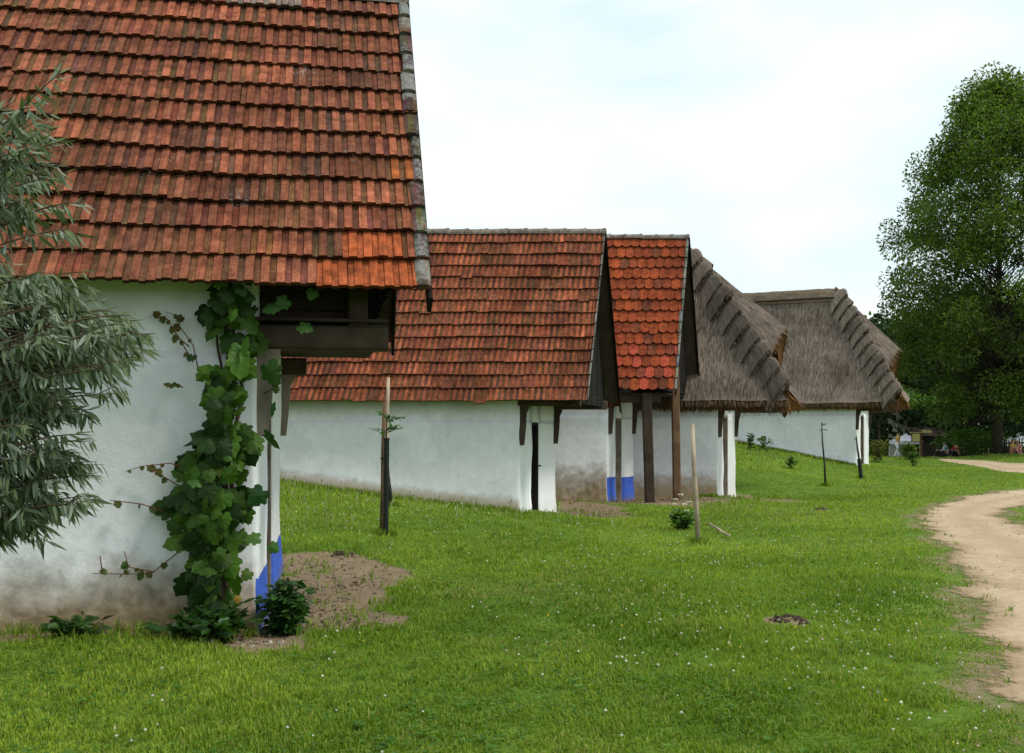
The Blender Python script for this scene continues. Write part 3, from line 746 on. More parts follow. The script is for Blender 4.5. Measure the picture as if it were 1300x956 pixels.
def thatched_house(name, label, fr, L, W, eo, a_ridge, a_corner, ze, zr, aE, zE, s_hip, wall_top, door, dtop, wallmat, nstep, steps=True, th=.36, brace_len=.75):
    c0 = fr.P(0, W / 2, 0)
    root = thing(name, label, 'house', (c0.x, c0.y, h1(c0.x, c0.y)))
    make_wall(fr, root, wallmat, L, W, wall_top, door, dtop)
    run = W / 2 + eo
    def hip(s, side):                     # line from ridge end to the low corner
        b = W / 2 + side * run * s
        return fr.P(a_ridge + (a_corner - a_ridge) * s, b, zr + (ze - zr) * s)
    EDGE = (.20, .095, .038)
    mb = MB(); nj, ni = 30, 44
    st_mb = []
    for side in (-1, 1):
        grid, st = [], []
        for i in range(ni + 1):
            t = i / ni; row, sr = [], []
            for j in range(nj + 1):
                s = j / nj
                aR = a_ridge + (a_corner - a_ridge) * s
                a = -L - .3 + (aR + L + .3) * t
                p = fr.P(a, W / 2 + side * run * s, zr + (ze - zr) * s)
                nz = Vector((0, side * .5, .6))
                p += (fr.v * side * .5 + UP * .5) * (.09 * noise.noise(p * .8) + .045 * noise.noise(p * 2.6) - .10 * math.sin(math.pi * s) * .6)
                row.append(p); sr.append((a * 1.0 + side * 50, s * 5.5, 0))
            grid.append(row); st.append(sr)
        slab(mb, grid, th, STRAW, EDGE, st, flip=(side > 0), thin=7)
        d = (fr.v * side * run + UP * (ze - zr)).normalized(); nn = (fr.v.normalized() * side * (zr - ze) + UP * run).normalized()
        if side < 0:
            for k in range(5200 if L > 4 else 4200):
                i = rng.random() * (ni - 1); j = rng.random() * (nj - 1); q = grid[int(i)][int(j)].lerp(grid[int(i) + 1][int(j) + 1], rng.random())
                dd = (d + fr.u * rng.uniform(-.12, .12) + nn * rng.uniform(.0, .10)).normalized()
                straws(mb, q + nn * .005, dd, nn, rng.uniform(.12, .32), .009, STRAW)
        for k in range(4200 if side < 0 else 600):
            i = rng.random() * ni; i0 = min(int(i), ni - 1); q = grid[i0][nj].lerp(grid[i0 + 1][nj], i - i0)
            o = rng.random() * th
            dd = (d + fr.u * rng.uniform(-.18, .18) + nn * rng.uniform(-.25, .12)).normalized()
            straws(mb, q - nn * o - d * .08, dd, nn, rng.uniform(.10, .26), .009, lerp3((.16, .11, .07), (.21, .10, .04), o / th))
    # hood over the front, its edge arched
    ns, ntt = 16, 16; grid, st = [], []
    E = fr.P(aE, W / 2, zE); R1 = fr.P(a_ridge, W / 2, zr)
    for i in range(ntt + 1):
        t = -1 + 2 * i / ntt; row, sr = [], []
        for j in range(ns + 1):
            s = j / ns
            Hn, Hf = hip(s * s_hip, -1), hip(s * s_hip, 1); base = Hn.lerp(Hf, (t + 1) / 2); mid = R1.lerp(E, s)
            p = base + (mid - (Hn + Hf) / 2) * (1 - abs(t) ** 2.2)
            p += UP * (.10 + .03 * noise.noise(p * 2.5)) 
            row.append(p); sr.append((t * 2.5 + 9, s * 4.2, 0))
        grid.append(row); st.append(sr)
    nrm = slab(mb, grid, th * 1.5, STRAW, EDGE, st, thin=6)
    for k in range(1500):
        i = rng.random() * ntt; i0 = min(int(i), ntt - 1); q = grid[i0][ns].lerp(grid[i0 + 1][ns], i - i0)
        d = (grid[i0][ns] - grid[i0][ns - 1]).normalized(); nn = nrm[i0 * (ns + 1) + ns]; o = rng.random() * th * 1.4
        straws(mb, q - nn * o - d * .06, (d + nn * rng.uniform(-.2, .15) + fr.v * rng.uniform(-.15, .15)).normalized(), nn, rng.uniform(.06, .14), .008, (.2, .11, .05))
    for k in range(1800):
        i = rng.randrange(ntt); j = rng.randrange(ns); q = grid[i][j].lerp(grid[i + 1][j + 1], rng.random()); d = (grid[i][j + 1] - grid[i][j]).normalized(); nn = nrm[i * (ns + 1) + j]
        straws(mb, q + nn * .004, (d + nn * rng.uniform(0, .1) + fr.v * rng.uniform(-.1, .1)).normalized(), nn, rng.uniform(.15, .3), .009, STRAW)
    # a second, shorter coat at the top of the hood
    cap = [[p + nrm[i * (ns + 1) + j] * .13 for j, p in enumerate(row[:5])] for i, row in enumerate(grid)]
    slab(mb, cap, .14, lerp3(STRAW, (.2, .16, .13), .4), EDGE, [r[:5] for r in st])
    mb.build('roof', M['thatch'], root, True)
    # crest
    mb = MB(); pts = []; n = 10
    K = 40; V, S, Fc = [], [], []
    for k in range(K + 1):
        a = a_ridge + .12 - (a_ridge + L + .4) * k / K
        rr = (.8 + .2 * min(1, k / 2)) * (1 + .12 * noise.noise(Vector((a * 1.5, 3, W))))
        for i in range(n + 1):
            t = math.pi * (i / n); ct = math.cos(t)
            V.append(fr.P(a, W / 2, zr) + fr.v * (-.27 * rr * ct) + UP * (.14 * rr * math.sin(t) ** .7 - .44 * abs(ct) ** 1.5 + .02 * noise.noise(Vector((a * 4, t * 2, W))))); S.append((i * .12, a * 2, 0))
    for k in range(K):
        for i in range(n): Fc.append([k * (n + 1) + i, k * (n + 1) + i + 1, (k + 1) * (n + 1) + i + 1, (k + 1) * (n + 1) + i])
    Fc.append(list(range(n + 1)))
    mb.add(V, Fc, (.185, .145, .105), S); mb.build('ridge', M['thatch'], root, True)
    mb = MB(); mb.tube([fr.P(a_ridge, W / 2, zr - .30) - fr.v * .30, fr.P(-L, W / 2, zr - .30) - fr.v * .30], .035, 6, (.5, .5, .5)); mb.build('ridge_pole', M['dark_wood'], root)
    # stepped bundles along both hips
    for side in (-1, 1):
        mb = MB()
        hd = (hip(1, side) - hip(0, side)); HL = hd.length; hd.normalize()
        d_slope = (fr.v * side * run + UP * (ze - zr)).normalized(); n_s = (fr.v.normalized() * side * (zr - ze) + UP * run).normalized()
        n_h = ((E - R1).cross(fr.v)).normalized()
        if n_h.z < 0: n_h = -n_h
        lat1 = hd.cross(n_s).normalized()
        if lat1.dot(fr.u) > 0: lat1 = -lat1              # over the long slope
        lat2 = hd.cross(n_h).normalized()
        if lat2.dot(fr.u) < 0: lat2 = -lat2              # over the hood
        upv = (n_s + n_h).normalized()
        stp = (HL - .25) / (nstep + .45)
        for k in range(nstep):
            s0 = (k + .05) * stp; Lk = stp * rng.uniform(1.38, 1.52); q = rng.uniform(.82, 1.18); hk = rng.uniform(.50, .64) * (1 if side < 0 else .3)
            wl, wr = .46 * rng.uniform(.85, 1.12), .34
            nx, ny = 12, 6; grid, st = [], []
            for i in range(nx + 1):
                x = -1 + 2 * i / nx; row, sr = [], []
                for j in range(ny + 1):
                    l = j / ny
                    lat = lat1 * (-x * wl) if x < 0 else lat2 * (x * wr)
                    flare = .45 + .55 * l ** .8
                    hgt = (.02 + hk * math.sin(l * 2.0) ** 1.2) * (1 - abs(x) ** 2.2) - .05 * abs(x)
                    droop = -abs(x) ** 2 * .22 * l if x < 0 else -abs(x) ** 2 * .05 * l
                    p = hip(0, side) + hd * (s0 + Lk * l * (1 - .10 * x * x)) + lat * flare + upv * hgt
                    if x < 0: p += d_slope * (abs(x) ** 2.5 * .34 * l)
                    p += upv * .02 * noise.noise(p * 5)
                    row.append(p); sr.append((x * .9 + k * 3.3, l * .9, 0))
                grid.append(row); st.append(sr)
            nn = slab(mb, grid, .17, tuple(v * q * 1.22 for v in STRAW), (.11, .055, .028), st)
            if side < 0:
                for z in range(260):
                    i = rng.random() * nx; i0 = min(int(i), nx - 1); p = grid[i0][ny].lerp(grid[i0 + 1][ny], i - i0); nv = nn[i0 * (ny + 1) + ny]
                    straws(mb, p - nv * rng.random() * .13 - hd * .05, (hd + nv * rng.uniform(-.15, .12) + d_slope * rng.uniform(0, .3)).normalized(), nv, rng.uniform(.07, .18), .009, tuple(v * 1.2 for v in STRAW))
        mb.build('stepped_hip', M['thatch'], root, True)
    # timber under the hood: boarded gable, beams and braces
    mb = MB(); zt = lambda b: min(zE - .55, zr - (zr - ze) * abs(b - W / 2) / run - .55)
    planks(mb, fr, .15, wall_top - .05, .05, W - .05, zt); mb.build('pediment', M['black_wood'], root)
    for b in (.1, W - .12):
        mb = MB(); bz = wall_top - .12; mb.board(fr.P(-.3, b, bz), fr.P(a_corner - .5, b, bz), fr.v, UP, .16, .18); mb.build('beam', M['dark_wood'], root)
        mb = MB(); z = bz - .09
        prof = [(-.05, z), (.16, z), (.15, z - .1), (.11, z - .2), (.07, z - brace_len), (-.05, z - brace_len)]
        n = len(prof); V = [fr.P(x, b + s * .07, zz) for s in (-1, 1) for x, zz in prof]; S = [(zz, x, s) for s in (-1, 1) for x, zz in prof]
        mb.add(V, [list(range(n)), list(range(2 * n - 1, n - 1, -1))] + [[(i + 1) % n, i, n + i, n + (i + 1) % n] for i in range(n)], (1, 1, 1), S)
        mb.build('brace', M['dark_wood'], root)
    d0, d1 = door; zb = h1(*fr.P(0, (d0 + d1) / 2, 0)[:2]) - .05
    mb = MB()
    for i in range(4):
        bb = d0 + (d1 - d0) * (i + .5) / 4; mb.board(fr.P(-.27, bb, zb), fr.P(-.27, bb, dtop - .02), fr.v, fr.u, (d1 - d0) / 4 - .008, .03)
    mb.build('door', M['grey_wood'], root)
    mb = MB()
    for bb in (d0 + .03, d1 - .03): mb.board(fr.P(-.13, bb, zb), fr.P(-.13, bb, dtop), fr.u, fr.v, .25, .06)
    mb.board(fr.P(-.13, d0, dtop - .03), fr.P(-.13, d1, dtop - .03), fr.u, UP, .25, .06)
    mb.build('recess_shade_lining', M['grey_wood'], root)  # grey lining added to stand for the shaded door reveal
    return root

f4 = Frame((5.80, 28.0), (.995, -.0995), (.348, .937))
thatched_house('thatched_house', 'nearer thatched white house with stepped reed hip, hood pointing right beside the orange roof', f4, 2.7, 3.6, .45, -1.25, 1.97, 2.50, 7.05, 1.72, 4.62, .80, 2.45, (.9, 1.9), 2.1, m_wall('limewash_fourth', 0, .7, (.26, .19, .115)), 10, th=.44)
f5 = Frame((13.83, 40.0), (.914, -.407), (.45, .893))
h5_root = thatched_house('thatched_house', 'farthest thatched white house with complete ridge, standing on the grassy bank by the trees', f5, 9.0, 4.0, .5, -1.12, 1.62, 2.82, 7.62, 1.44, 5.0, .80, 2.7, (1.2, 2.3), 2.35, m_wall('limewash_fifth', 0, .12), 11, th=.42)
# ------------------------------------------------------------------ leaves
def unit(a): return a / np.maximum(np.linalg.norm(a, axis=1, keepdims=True), 1e-9)
def leaf_mesh(name, C, D, Nn, Ln, Wd, tint, tv, tf, mat, parent=None, smooth=False, ftint=None):
    """many leaves in one mesh: template vertices tv (x across, y along, z out), faces tf"""
    C, D, Nn = np.asarray(C, float), unit(np.asarray(D, float)), np.asarray(Nn, float)
    if parent is not None: C = C - np.array(rootloc(parent))
    S = unit(np.cross(D, Nn)); Nn = np.cross(S, D)
    tv = np.asarray(tv, float); n, k = len(C), len(tv)
    Ln = np.broadcast_to(np.asarray(Ln, float), (n,)); Wd = np.broadcast_to(np.asarray(Wd, float), (n,))
    V = C[:, None, :] + tv[None, :, 0, None] * (Wd[:, None, None] * S[:, None, :]) + tv[None, :, 1, None] * (Ln[:, None, None] * D[:, None, :]) + tv[None, :, 2, None] * (Ln[:, None, None] * Nn[:, None, :])
    flat = np.concatenate([np.array(f) for f in tf]); lens = np.array([len(f) for f in tf])
    flat = np.concatenate([np.array(f)[::-1] for f in tf])
    loops = (flat[None, :] + (np.arange(n) * k)[:, None]).ravel()
    st0 = np.concatenate([[0], np.cumsum(lens)[:-1]])
    starts = (st0[None, :] + (np.arange(n) * len(flat))[:, None]).ravel()
    T = np.repeat(np.asarray(tint, float), len(tf), axis=0)
    if ftint is not None: T = T * np.tile(np.asarray(ftint, float), n)[:, None]
    me = raw_mesh(name, V.reshape(-1, 3), loops, starts, T, None, smooth)
    return link(name, me, mat, parent)
DIAMOND = ([(0, 0, 0), (-.5, .45, .10), (0, 1, 0), (.5, .45, .10)], [(0, 1, 2), (0, 2, 3)])
WILLOW = ([(0, 0, 0), (-.5, .30, .03), (-.42, .62, .0), (0, 1, -.10), (.42, .62, .0), (.5, .30, .03), (0, .5, -.02)], [(0, 1, 6), (1, 2, 6), (2, 3, 6), (3, 4, 6), (4, 5, 6), (5, 0, 6)])
def grape_template():
    pts = [(0, .06), (.16, -.10), (.36, -.06), (.46, .10), (.40, .20), (.54, .36), (.52, .50), (.34, .52), (.36, .68), (.24, .80), (.12, .86), (0, 1.0)]
    ring = [(x, y) for x, y in pts] + [(-x, y) for x, y in pts[-2:0:-1]]
    tv = [(0, .34, .03)] + [(x, y, -.20 * abs(x) ** 1.3 - .10 * y * y - .05 * (1 - y) * (1 - y) + .01 * ((i * 7) % 3 - 1)) for i, (x, y) in enumerate(ring)]
    n = len(ring)
    return tv, [(0, 1 + (i + 1) % n, 1 + i) for i in range(n)]
GRAPE = grape_template()
OVAL = ([(0, 0, 0), (-.42, .25, .04), (-.5, .5, .05), (-.3, .8, .0), (0, 1, -.06), (.3, .8, .0), (.5, .5, .05), (.42, .25, .04), (0, .5, -.02)],
        [(0, 1, 8), (1, 2, 8), (2, 3, 8), (3, 4, 8), (4, 5, 8), (5, 6, 8), (6, 7, 8), (7, 0, 8)])
def rdir(n): return unit(nr.normal(size=(n, 3)))
def tints(n, a, b, power=1.0, bright=.18):
    t = nr.rand(n, 1) ** power
    return (np.array(a) * (1 - t) + np.array(b) * t) * (1 + nr.normal(size=(n, 1)) * bright).clip(.5, 1.6)

# ------------------------------------------------------------------ big tree and the trees behind
def tree(name, label, cat, base, height, half, nclump, per, leaf, ca, cb, trunk_r, crown_lo=.12, group=None, limbs=True, seed=1, tmpl=DIAMOND, cl=(.9, 1.7), flat=.7, low_shade=.55, core=True):
    global nr
    keep = nr; nr = np.random.RandomState(seed); R = random.Random(seed)
    base = Vector(base)
    root = thing(name, label, cat, base, group)
    mb = MB(); lean = [(R.uniform(-.02, .02) * height, R.uniform(-.02, .02) * height) for _ in range(6)]
    K = 9; tp = []
    for k in range(K + 1):
        t = k / K; tp.append(base + Vector((math.sin(t * 3 + seed) * .012 * height * t, math.cos(t * 2.3 + seed) * .01 * height * t, -.2 + t * height * .93)))
    mb.tube(tp, [trunk_r * (1.35 if k == 0 else 1) * (1 - .92 * (k / K)) + .015 for k in range(K + 1)], 9)
    C = []
    for i in range(nclump):
        for _ in range(30):
            t = crown_lo + (1 - crown_lo) * R.random() ** .9
            ang = R.uniform(0, 2 * math.pi)
            wob = 1 + .09 * math.sin(ang * 3 + t * 9 + seed) + .06 * math.sin(ang * 5 - t * 17)
            rad = half(t) * wob * math.sqrt(R.uniform(.12, 1.0))
            p = base + Vector((math.cos(ang) * rad, math.sin(ang) * rad, t * height))
            if all((p - q).length > cl[0] * .62 for q in C): break
        C.append(p)
    if limbs:
        for p in C:
            t0 = max(.16 + .1 * R.random(), min(.9, (p.z - base.z) / height - .06 - .38 * math.hypot(p.x - base.x, p.y - base.y) / height))
            k = t0 * K / .93; i = min(int(k), K - 1); s = tp[i].lerp(tp[i + 1], k - i)
            m = s.lerp(p, .5) + Vector((0, 0, .05 * (p - s).length))
            r0 = trunk_r * (1 - t0) * .20 + .008
            mb.tube([s, m, p], [r0, r0 * .55, r0 * .18], 4, cap=False)
    mb.build('trunk', M['bark'], root, True)
    cs, ds, ns, tt, ls = [], [], [], [], []
    for p in C:
        r = R.uniform(*cl); n = max(4, int(per * (r / cl[1]) ** 2))
        d = rdir(n); rr = r * nr.rand(n, 1) ** .38
        q = np.array(p) + d * rr * np.array([1, 1, flat])
        cs.append(q)
        ds.append(unit(d + nr.normal(size=(n, 3)) * .7 + np.array([0, 0, -.25])))
        ns.append(unit(nr.normal(size=(n, 3)) + np.array([0, 0, .9])))
        tb = R.uniform(.7, 1.25)
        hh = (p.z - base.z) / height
        tt.append(tints(n, ca, cb) * tb * (low_shade + (1 - low_shade) * min(1, hh * 1.3)))  # leaf colour darkened low in the crown, painting its shade
        ls.append(leaf * (.7 + .6 * nr.rand(n)))
    cs = np.concatenate(cs); L = np.concatenate(ls)
    leaf_mesh('crown', cs, np.concatenate(ds), np.concatenate(ns), L, L * .62, np.concatenate(tt), *tmpl, M['leaf_tree'], root)
    nr = keep
    return root

bt = PX(1266, 577, 60); bt.z = h1(bt.x, bt.y)
def env_big(t):
    pts = [(0, 3.6), (.15, 4.2), (.23, 6.3), (.36, 6.6), (.45, 6.5), (.56, 5.9), (.66, 5.5), (.72, 5.4), (.78, 4.5), (.86, 3.6), (.93, 2.4), (1, .5)]
    for (a, x), (b, y) in zip(pts, pts[1:]):
        if t <= b: return x + (y - x) * (t - a) / (b - a)
    return .5
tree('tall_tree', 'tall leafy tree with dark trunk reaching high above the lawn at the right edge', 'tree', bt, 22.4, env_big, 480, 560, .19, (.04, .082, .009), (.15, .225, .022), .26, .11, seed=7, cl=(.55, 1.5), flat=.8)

def round_env(w): return lambda t: w * math.sqrt(max(.02, 1 - (2 * (t - .45) / 1.15) ** 2))
def cone_env(w): return lambda t: w * max(.08, 1 - t) ** .75
far_trees = [
    # px centre, Z, height, half width, dark tint?, label
    (1116, 88, 11.2, 4.4, 1, 'pale yellow green tree peeping out just right of the farthest thatched roof'),
    (1150, 78, 10.4, 4.6, 0, 'dark broad tree left of the tall tree above the signpost'),
    (1226, 74, 11.0, 4.8, 0, 'dark tree close beside the trunk of the tall tree, its left side'),
    (1236, 80, 12.5, 5.0, 0, 'dark tree straight behind the trunk of the tall tree'),
    (1292, 88, 13.5, 4.6, 0, 'dark tree cut by the right edge behind the tall tree'),
    (1345, 78, 12.5, 4.8, 0, 'dark bushy tree mostly beyond the right edge of the lawn'),
    (1172, 98, 12.0, 6.0, 0, 'rear dark tree rising over the red roof among the foliage'),
    (1262, 104, 13.5, 6.5, 0, 'rearmost wide dark tree closing the view behind the big trunk'),
    (1345, 100, 13.5, 6.5, 0, 'rear dark tree at the far right beyond the white canopy'),
]
for k, (px, Z, hgt, hw, c, lab) in enumerate(far_trees):
    x = (px - CX) / F * Z; b = (x, Z, h1(x, Z))
    ca, cb = ((.010, .028, .005), (.026, .062, .010)) if not c else ((.05, .11, .015), (.10, .19, .03))
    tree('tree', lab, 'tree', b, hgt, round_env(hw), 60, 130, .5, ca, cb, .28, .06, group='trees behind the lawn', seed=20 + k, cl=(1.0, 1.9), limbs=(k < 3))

def bush(name, label, cat, base, r, hgt, n, leaf, ca, cb, tmpl=DIAMOND, mat='leaf_bush', group=None, wr=.6, seed=3, stems=8, stemc=(.5, .8, .4), upright=.3, droop=-.1, shape=.5, stemmat='bark', stem_r=.008):
    global nr
    keep = nr; nr = np.random.RandomState(seed); R = random.Random(seed)
    base = Vector(base); root = thing(name, label, cat, base, group)
    mb = MB(); tips = []
    for k in range(stems):
        a = R.uniform(0, 2 * math.pi); q = math.sqrt(R.random()) * r
        tip = base + Vector((math.cos(a) * q, math.sin(a) * q, hgt * (1 - .45 * (q / r) ** 2) * R.uniform(.75, 1)))
        f = base + Vector((math.cos(a) * q * .25, math.sin(a) * q * .25, -.04)); m = f.lerp(tip, .5) + Vector((math.cos(a), math.sin(a), 0)) * q * -.08
        mb.tube([f, m, tip], [stem_r, stem_r * .7, stem_r * .3], 5, stemc); tips.append((f, m, tip))
    mb.build('stems', M[stemmat], root, True)
    C, D = [], []
    for i in range(n):
        f, m, tip = tips[R.randrange(stems)]; t = R.random() ** shape
        p = (f.lerp(m, t * 2) if t < .5 else m.lerp(tip, t * 2 - 1))
        a = R.uniform(0, 2 * math.pi); d = Vector((math.cos(a), math.sin(a), R.uniform(-.3, .5) + upright))
        C.append(p + d * R.random() * r * .28); D.append(d + Vector((0, 0, droop)))
    L = leaf * (.6 + .7 * nr.rand(n))
    leaf_mesh('foliage', [tuple(c) for c in C], [tuple(d) for d in D], unit(nr.normal(size=(n, 3)) * .5 + np.array([0, -.2, 1.0])), L, L * wr, tints(n, ca, cb), *tmpl, M[mat], root)
    nr = keep
    return root, tips

def at(px, py): return G(px, py)
GRN, GRN2, YEL, YEL2 = (.03, .075, .012), (.07, .15, .022), (.09, .15, .018), (.15, .22, .03)
bush('shrub', 'reddish green rounded shrub close right of the farthest thatched house', 'shrub', at(1115, 587), .65, 1.35, 700, .15, (.09, .085, .018), (.13, .14, .028), seed=31, stems=10)
bush('shrub', 'upright yellow green shrub in the grass between white trousers and signpost', 'shrub', at(1153, 584), .5, 1.0, 500, .16, (.07, .12, .016), (.13, .20, .03), seed=32, stems=12)
bush('shrub', 'small dark green plant in the grass in front of the yellow green shrub', 'shrub', at(1160, 592), .35, .8, 260, .12, GRN, GRN2, seed=33)
bush('shrub', 'wide bright green bush left of the tall tree trunk by the fence', 'shrub', PX(1232, 579, 62), 1.9, 2.1, 1700, .2, (.045, .10, .012), (.09, .17, .02), seed=34, stems=18)
bush('shrub', 'smaller bright green bush between the seated people and the wide bush', 'shrub', PX(1208, 577, 66), 1.1, 1.7, 800, .2, (.035, .085, .012), (.07, .14, .02), seed=35, stems=12)
# low spreading tree at the corner of the farthest house
b = PX(1116, 583, 56); b.z = h1(b.x, b.y)
tree('small_tree', 'low spreading light green tree under the tip of the farthest thatch', 'tree', b, 3.7, lambda t: 2.7 if t < .9 else 1.7, 34, 150, .2, (.045, .10, .013), (.095, .18, .022), .07, .80, seed=51, cl=(.4, .8), flat=.5, low_shade=.8)

# ------------------------------------------------------------------ silvery narrow-leaved tree in the left foreground
def willow():
    global nr
    nr = np.random.RandomState(77); R = random.Random(77)
    base = Vector((-3.55, 5.2, h1(-3.55, 5.2)))
    root = thing('olive_willow', 'silvery narrow leaved tree leaning in from the left edge before the first house', 'tree', base)
    mb = MB()
    tr = [base + Vector((0, 0, -.2)), base + Vector((.05, 0, .7)), base + Vector((.02, .03, 1.6)), base + Vector((.18, -.02, 2.5)), base + Vector((.3, 0, 3.3)), base + Vector((.42, .02, 3.75))]
    mb.tube(tr, [.12, .10, .085, .065, .04, .02], 10)
    poly = [(-60, 60), (20, 130), (40, 118), (64, 128), (76, 90), (84, 150), (60, 235), (40, 280), (30, 300), (40, 335), (70, 320), (100, 255), (112, 275), (80, 340), (112, 348), (140, 385), (165, 398), (198, 420), (196, 440), (165, 470), (160, 502), (120, 510), (128, 530), (108, 556), (92, 570), (135, 588), (132, 600), (108, 620), (128, 628), (118, 640), (66, 668), (48, 672), (20, 655), (-60, 650)]
    zones = [((75, 95), 2), ((22, 128), 2), ((108, 258), 3), ((40, 150), 2)]
    tips = [(76, 92), (70, 140), (22, 125), (40, 165), (6, 150), (12, 190), (108, 256), (92, 290), (60, 250), (64, 225), (110, 345), (96, 372), (140, 395), (165, 400), (198, 424), (188, 436), (166, 460), (148, 470), (140, 440), (170, 430), (150, 500), (118, 520), (132, 590), (120, 560), (128, 604), (110, 640), (126, 630), (88, 650), (60, 668), (40, 668), (12, 655)]
    inner = []
    while len(inner) < 135:
        x, y = R.uniform(-70, 190), R.uniform(170, 660)
        if inside(np.array([x]), np.array([y]), poly)[0] and (y > 330 or x < 66) and not (290 < y < 330 and x > 30):
            inner.append((x, y))
    LC, LD, LN, LL, LT = [], [], [], [], []
    cr = MB()
    for k, (px, py) in enumerate(tips + inner):
        Z = R.uniform(4.75, 5.6)
        tip = PX(px, py, Z)
        kk = min(max((tip.z - base.z) / 3.75 * .8, .12), .95) * (len(tr) - 1); i = min(int(kk), len(tr) - 2)
        org = tr[i].lerp(tr[i + 1], kk - i)
        d = tip - org; LT0 = d.length
        L = min(LT0, R.uniform(.42, .75))
        top = tip.z > 3.0
        s = tip - d.normalized() * L + Vector((0, 0, (-.28 if top else .02) * L))
        # limb joining twig to trunk
        m = org.lerp(s, .55) + Vector((0, 0, .10 * LT0))
        cr.tube([org, m, s], [.018, .012, .006], 5, (1.6, 1.4, 1.1), cap=False)
        mid = s.lerp(tip, .55) + Vector((R.uniform(-.03, .03), R.uniform(-.04, .04), .09 * L))
        pts = [s.lerp(mid, t) * (1 - t) + mid.lerp(tip, t) * t for t in (0, .2, .4, .6, .8, 1.0)]
        cr.tube(pts, [.006, .005, .0045, .004, .003, .0015], 4, (2.6, 2.3, 1.7), cap=False)
        runs = [pts]
        for q in range(R.randint(2, 4)):
            j = R.randint(1, 4); o = pts[j]; dd = (tip - s).normalized() + Vector((R.uniform(-.5, .5), R.uniform(-.7, .7), R.uniform(-.75, .35)))
            l2 = R.uniform(.12, .26); e = o + dd.normalized() * l2
            if px > 60 and not inside(np.array([CX + F * e.x / e.y]), np.array([HZ - (e.z - EYE) * F / e.y]), poly)[0]: continue
            sub = [o, o.lerp(e, .5) + Vector((0, 0, .02)), e]
            cr.tube(sub, [.003, .0025, .001], 4, (2.6, 2.3, 1.7), cap=False); runs.append(sub)
        for run_ in runs:
            nl = 24 if run_ is pts else 12
            for q in range(nl):
                t = (q + R.random() * .8) / nl; x = t * (len(run_) - 1); i = min(int(x), len(run_) - 2)
                p = run_[i].lerp(run_[i + 1], x - i); ax = (run_[min(i + 1, len(run_) - 1)] - run_[i]).normalized()
                side = ax.cross(Vector((R.uniform(-1, 1), R.uniform(-1, 1), R.uniform(-1, 1)))).normalized()
                old = 1 - t
                dl = ax * (.75 - .2 * old) + side * .75 + Vector((0, 0, -1.15 * old - (.42 if not top else .15)))
                LC.append(tuple(p)); LD.append(tuple(dl.normalized()))
                nn = Vector((R.uniform(-.5, .5), R.uniform(-.9, .3), R.uniform(.1, 1.0)))
                if R.random() < .3: nn = -nn
                LN.append(tuple(nn)); LL.append(R.uniform(.085, .135) * (1 - .35 * max(0, t - .75) / .25))
                young = max(0, t - .7) / .3
                LT.append(lerp3(lerp3((.048, .080, .034), (.135, .18, .085), R.random()), (.17, .21, .085), young * R.uniform(.3, .9)))
    LL = np.array(LL)
    mb.build('trunk', M['bark'], root, True)
    cr.build('branches', M['bark'], root, True)
    leaf_mesh('crown', LC, LD, LN, LL, LL * .165, LT, *WILLOW, M['leaf_willow'], root, True)
willow()

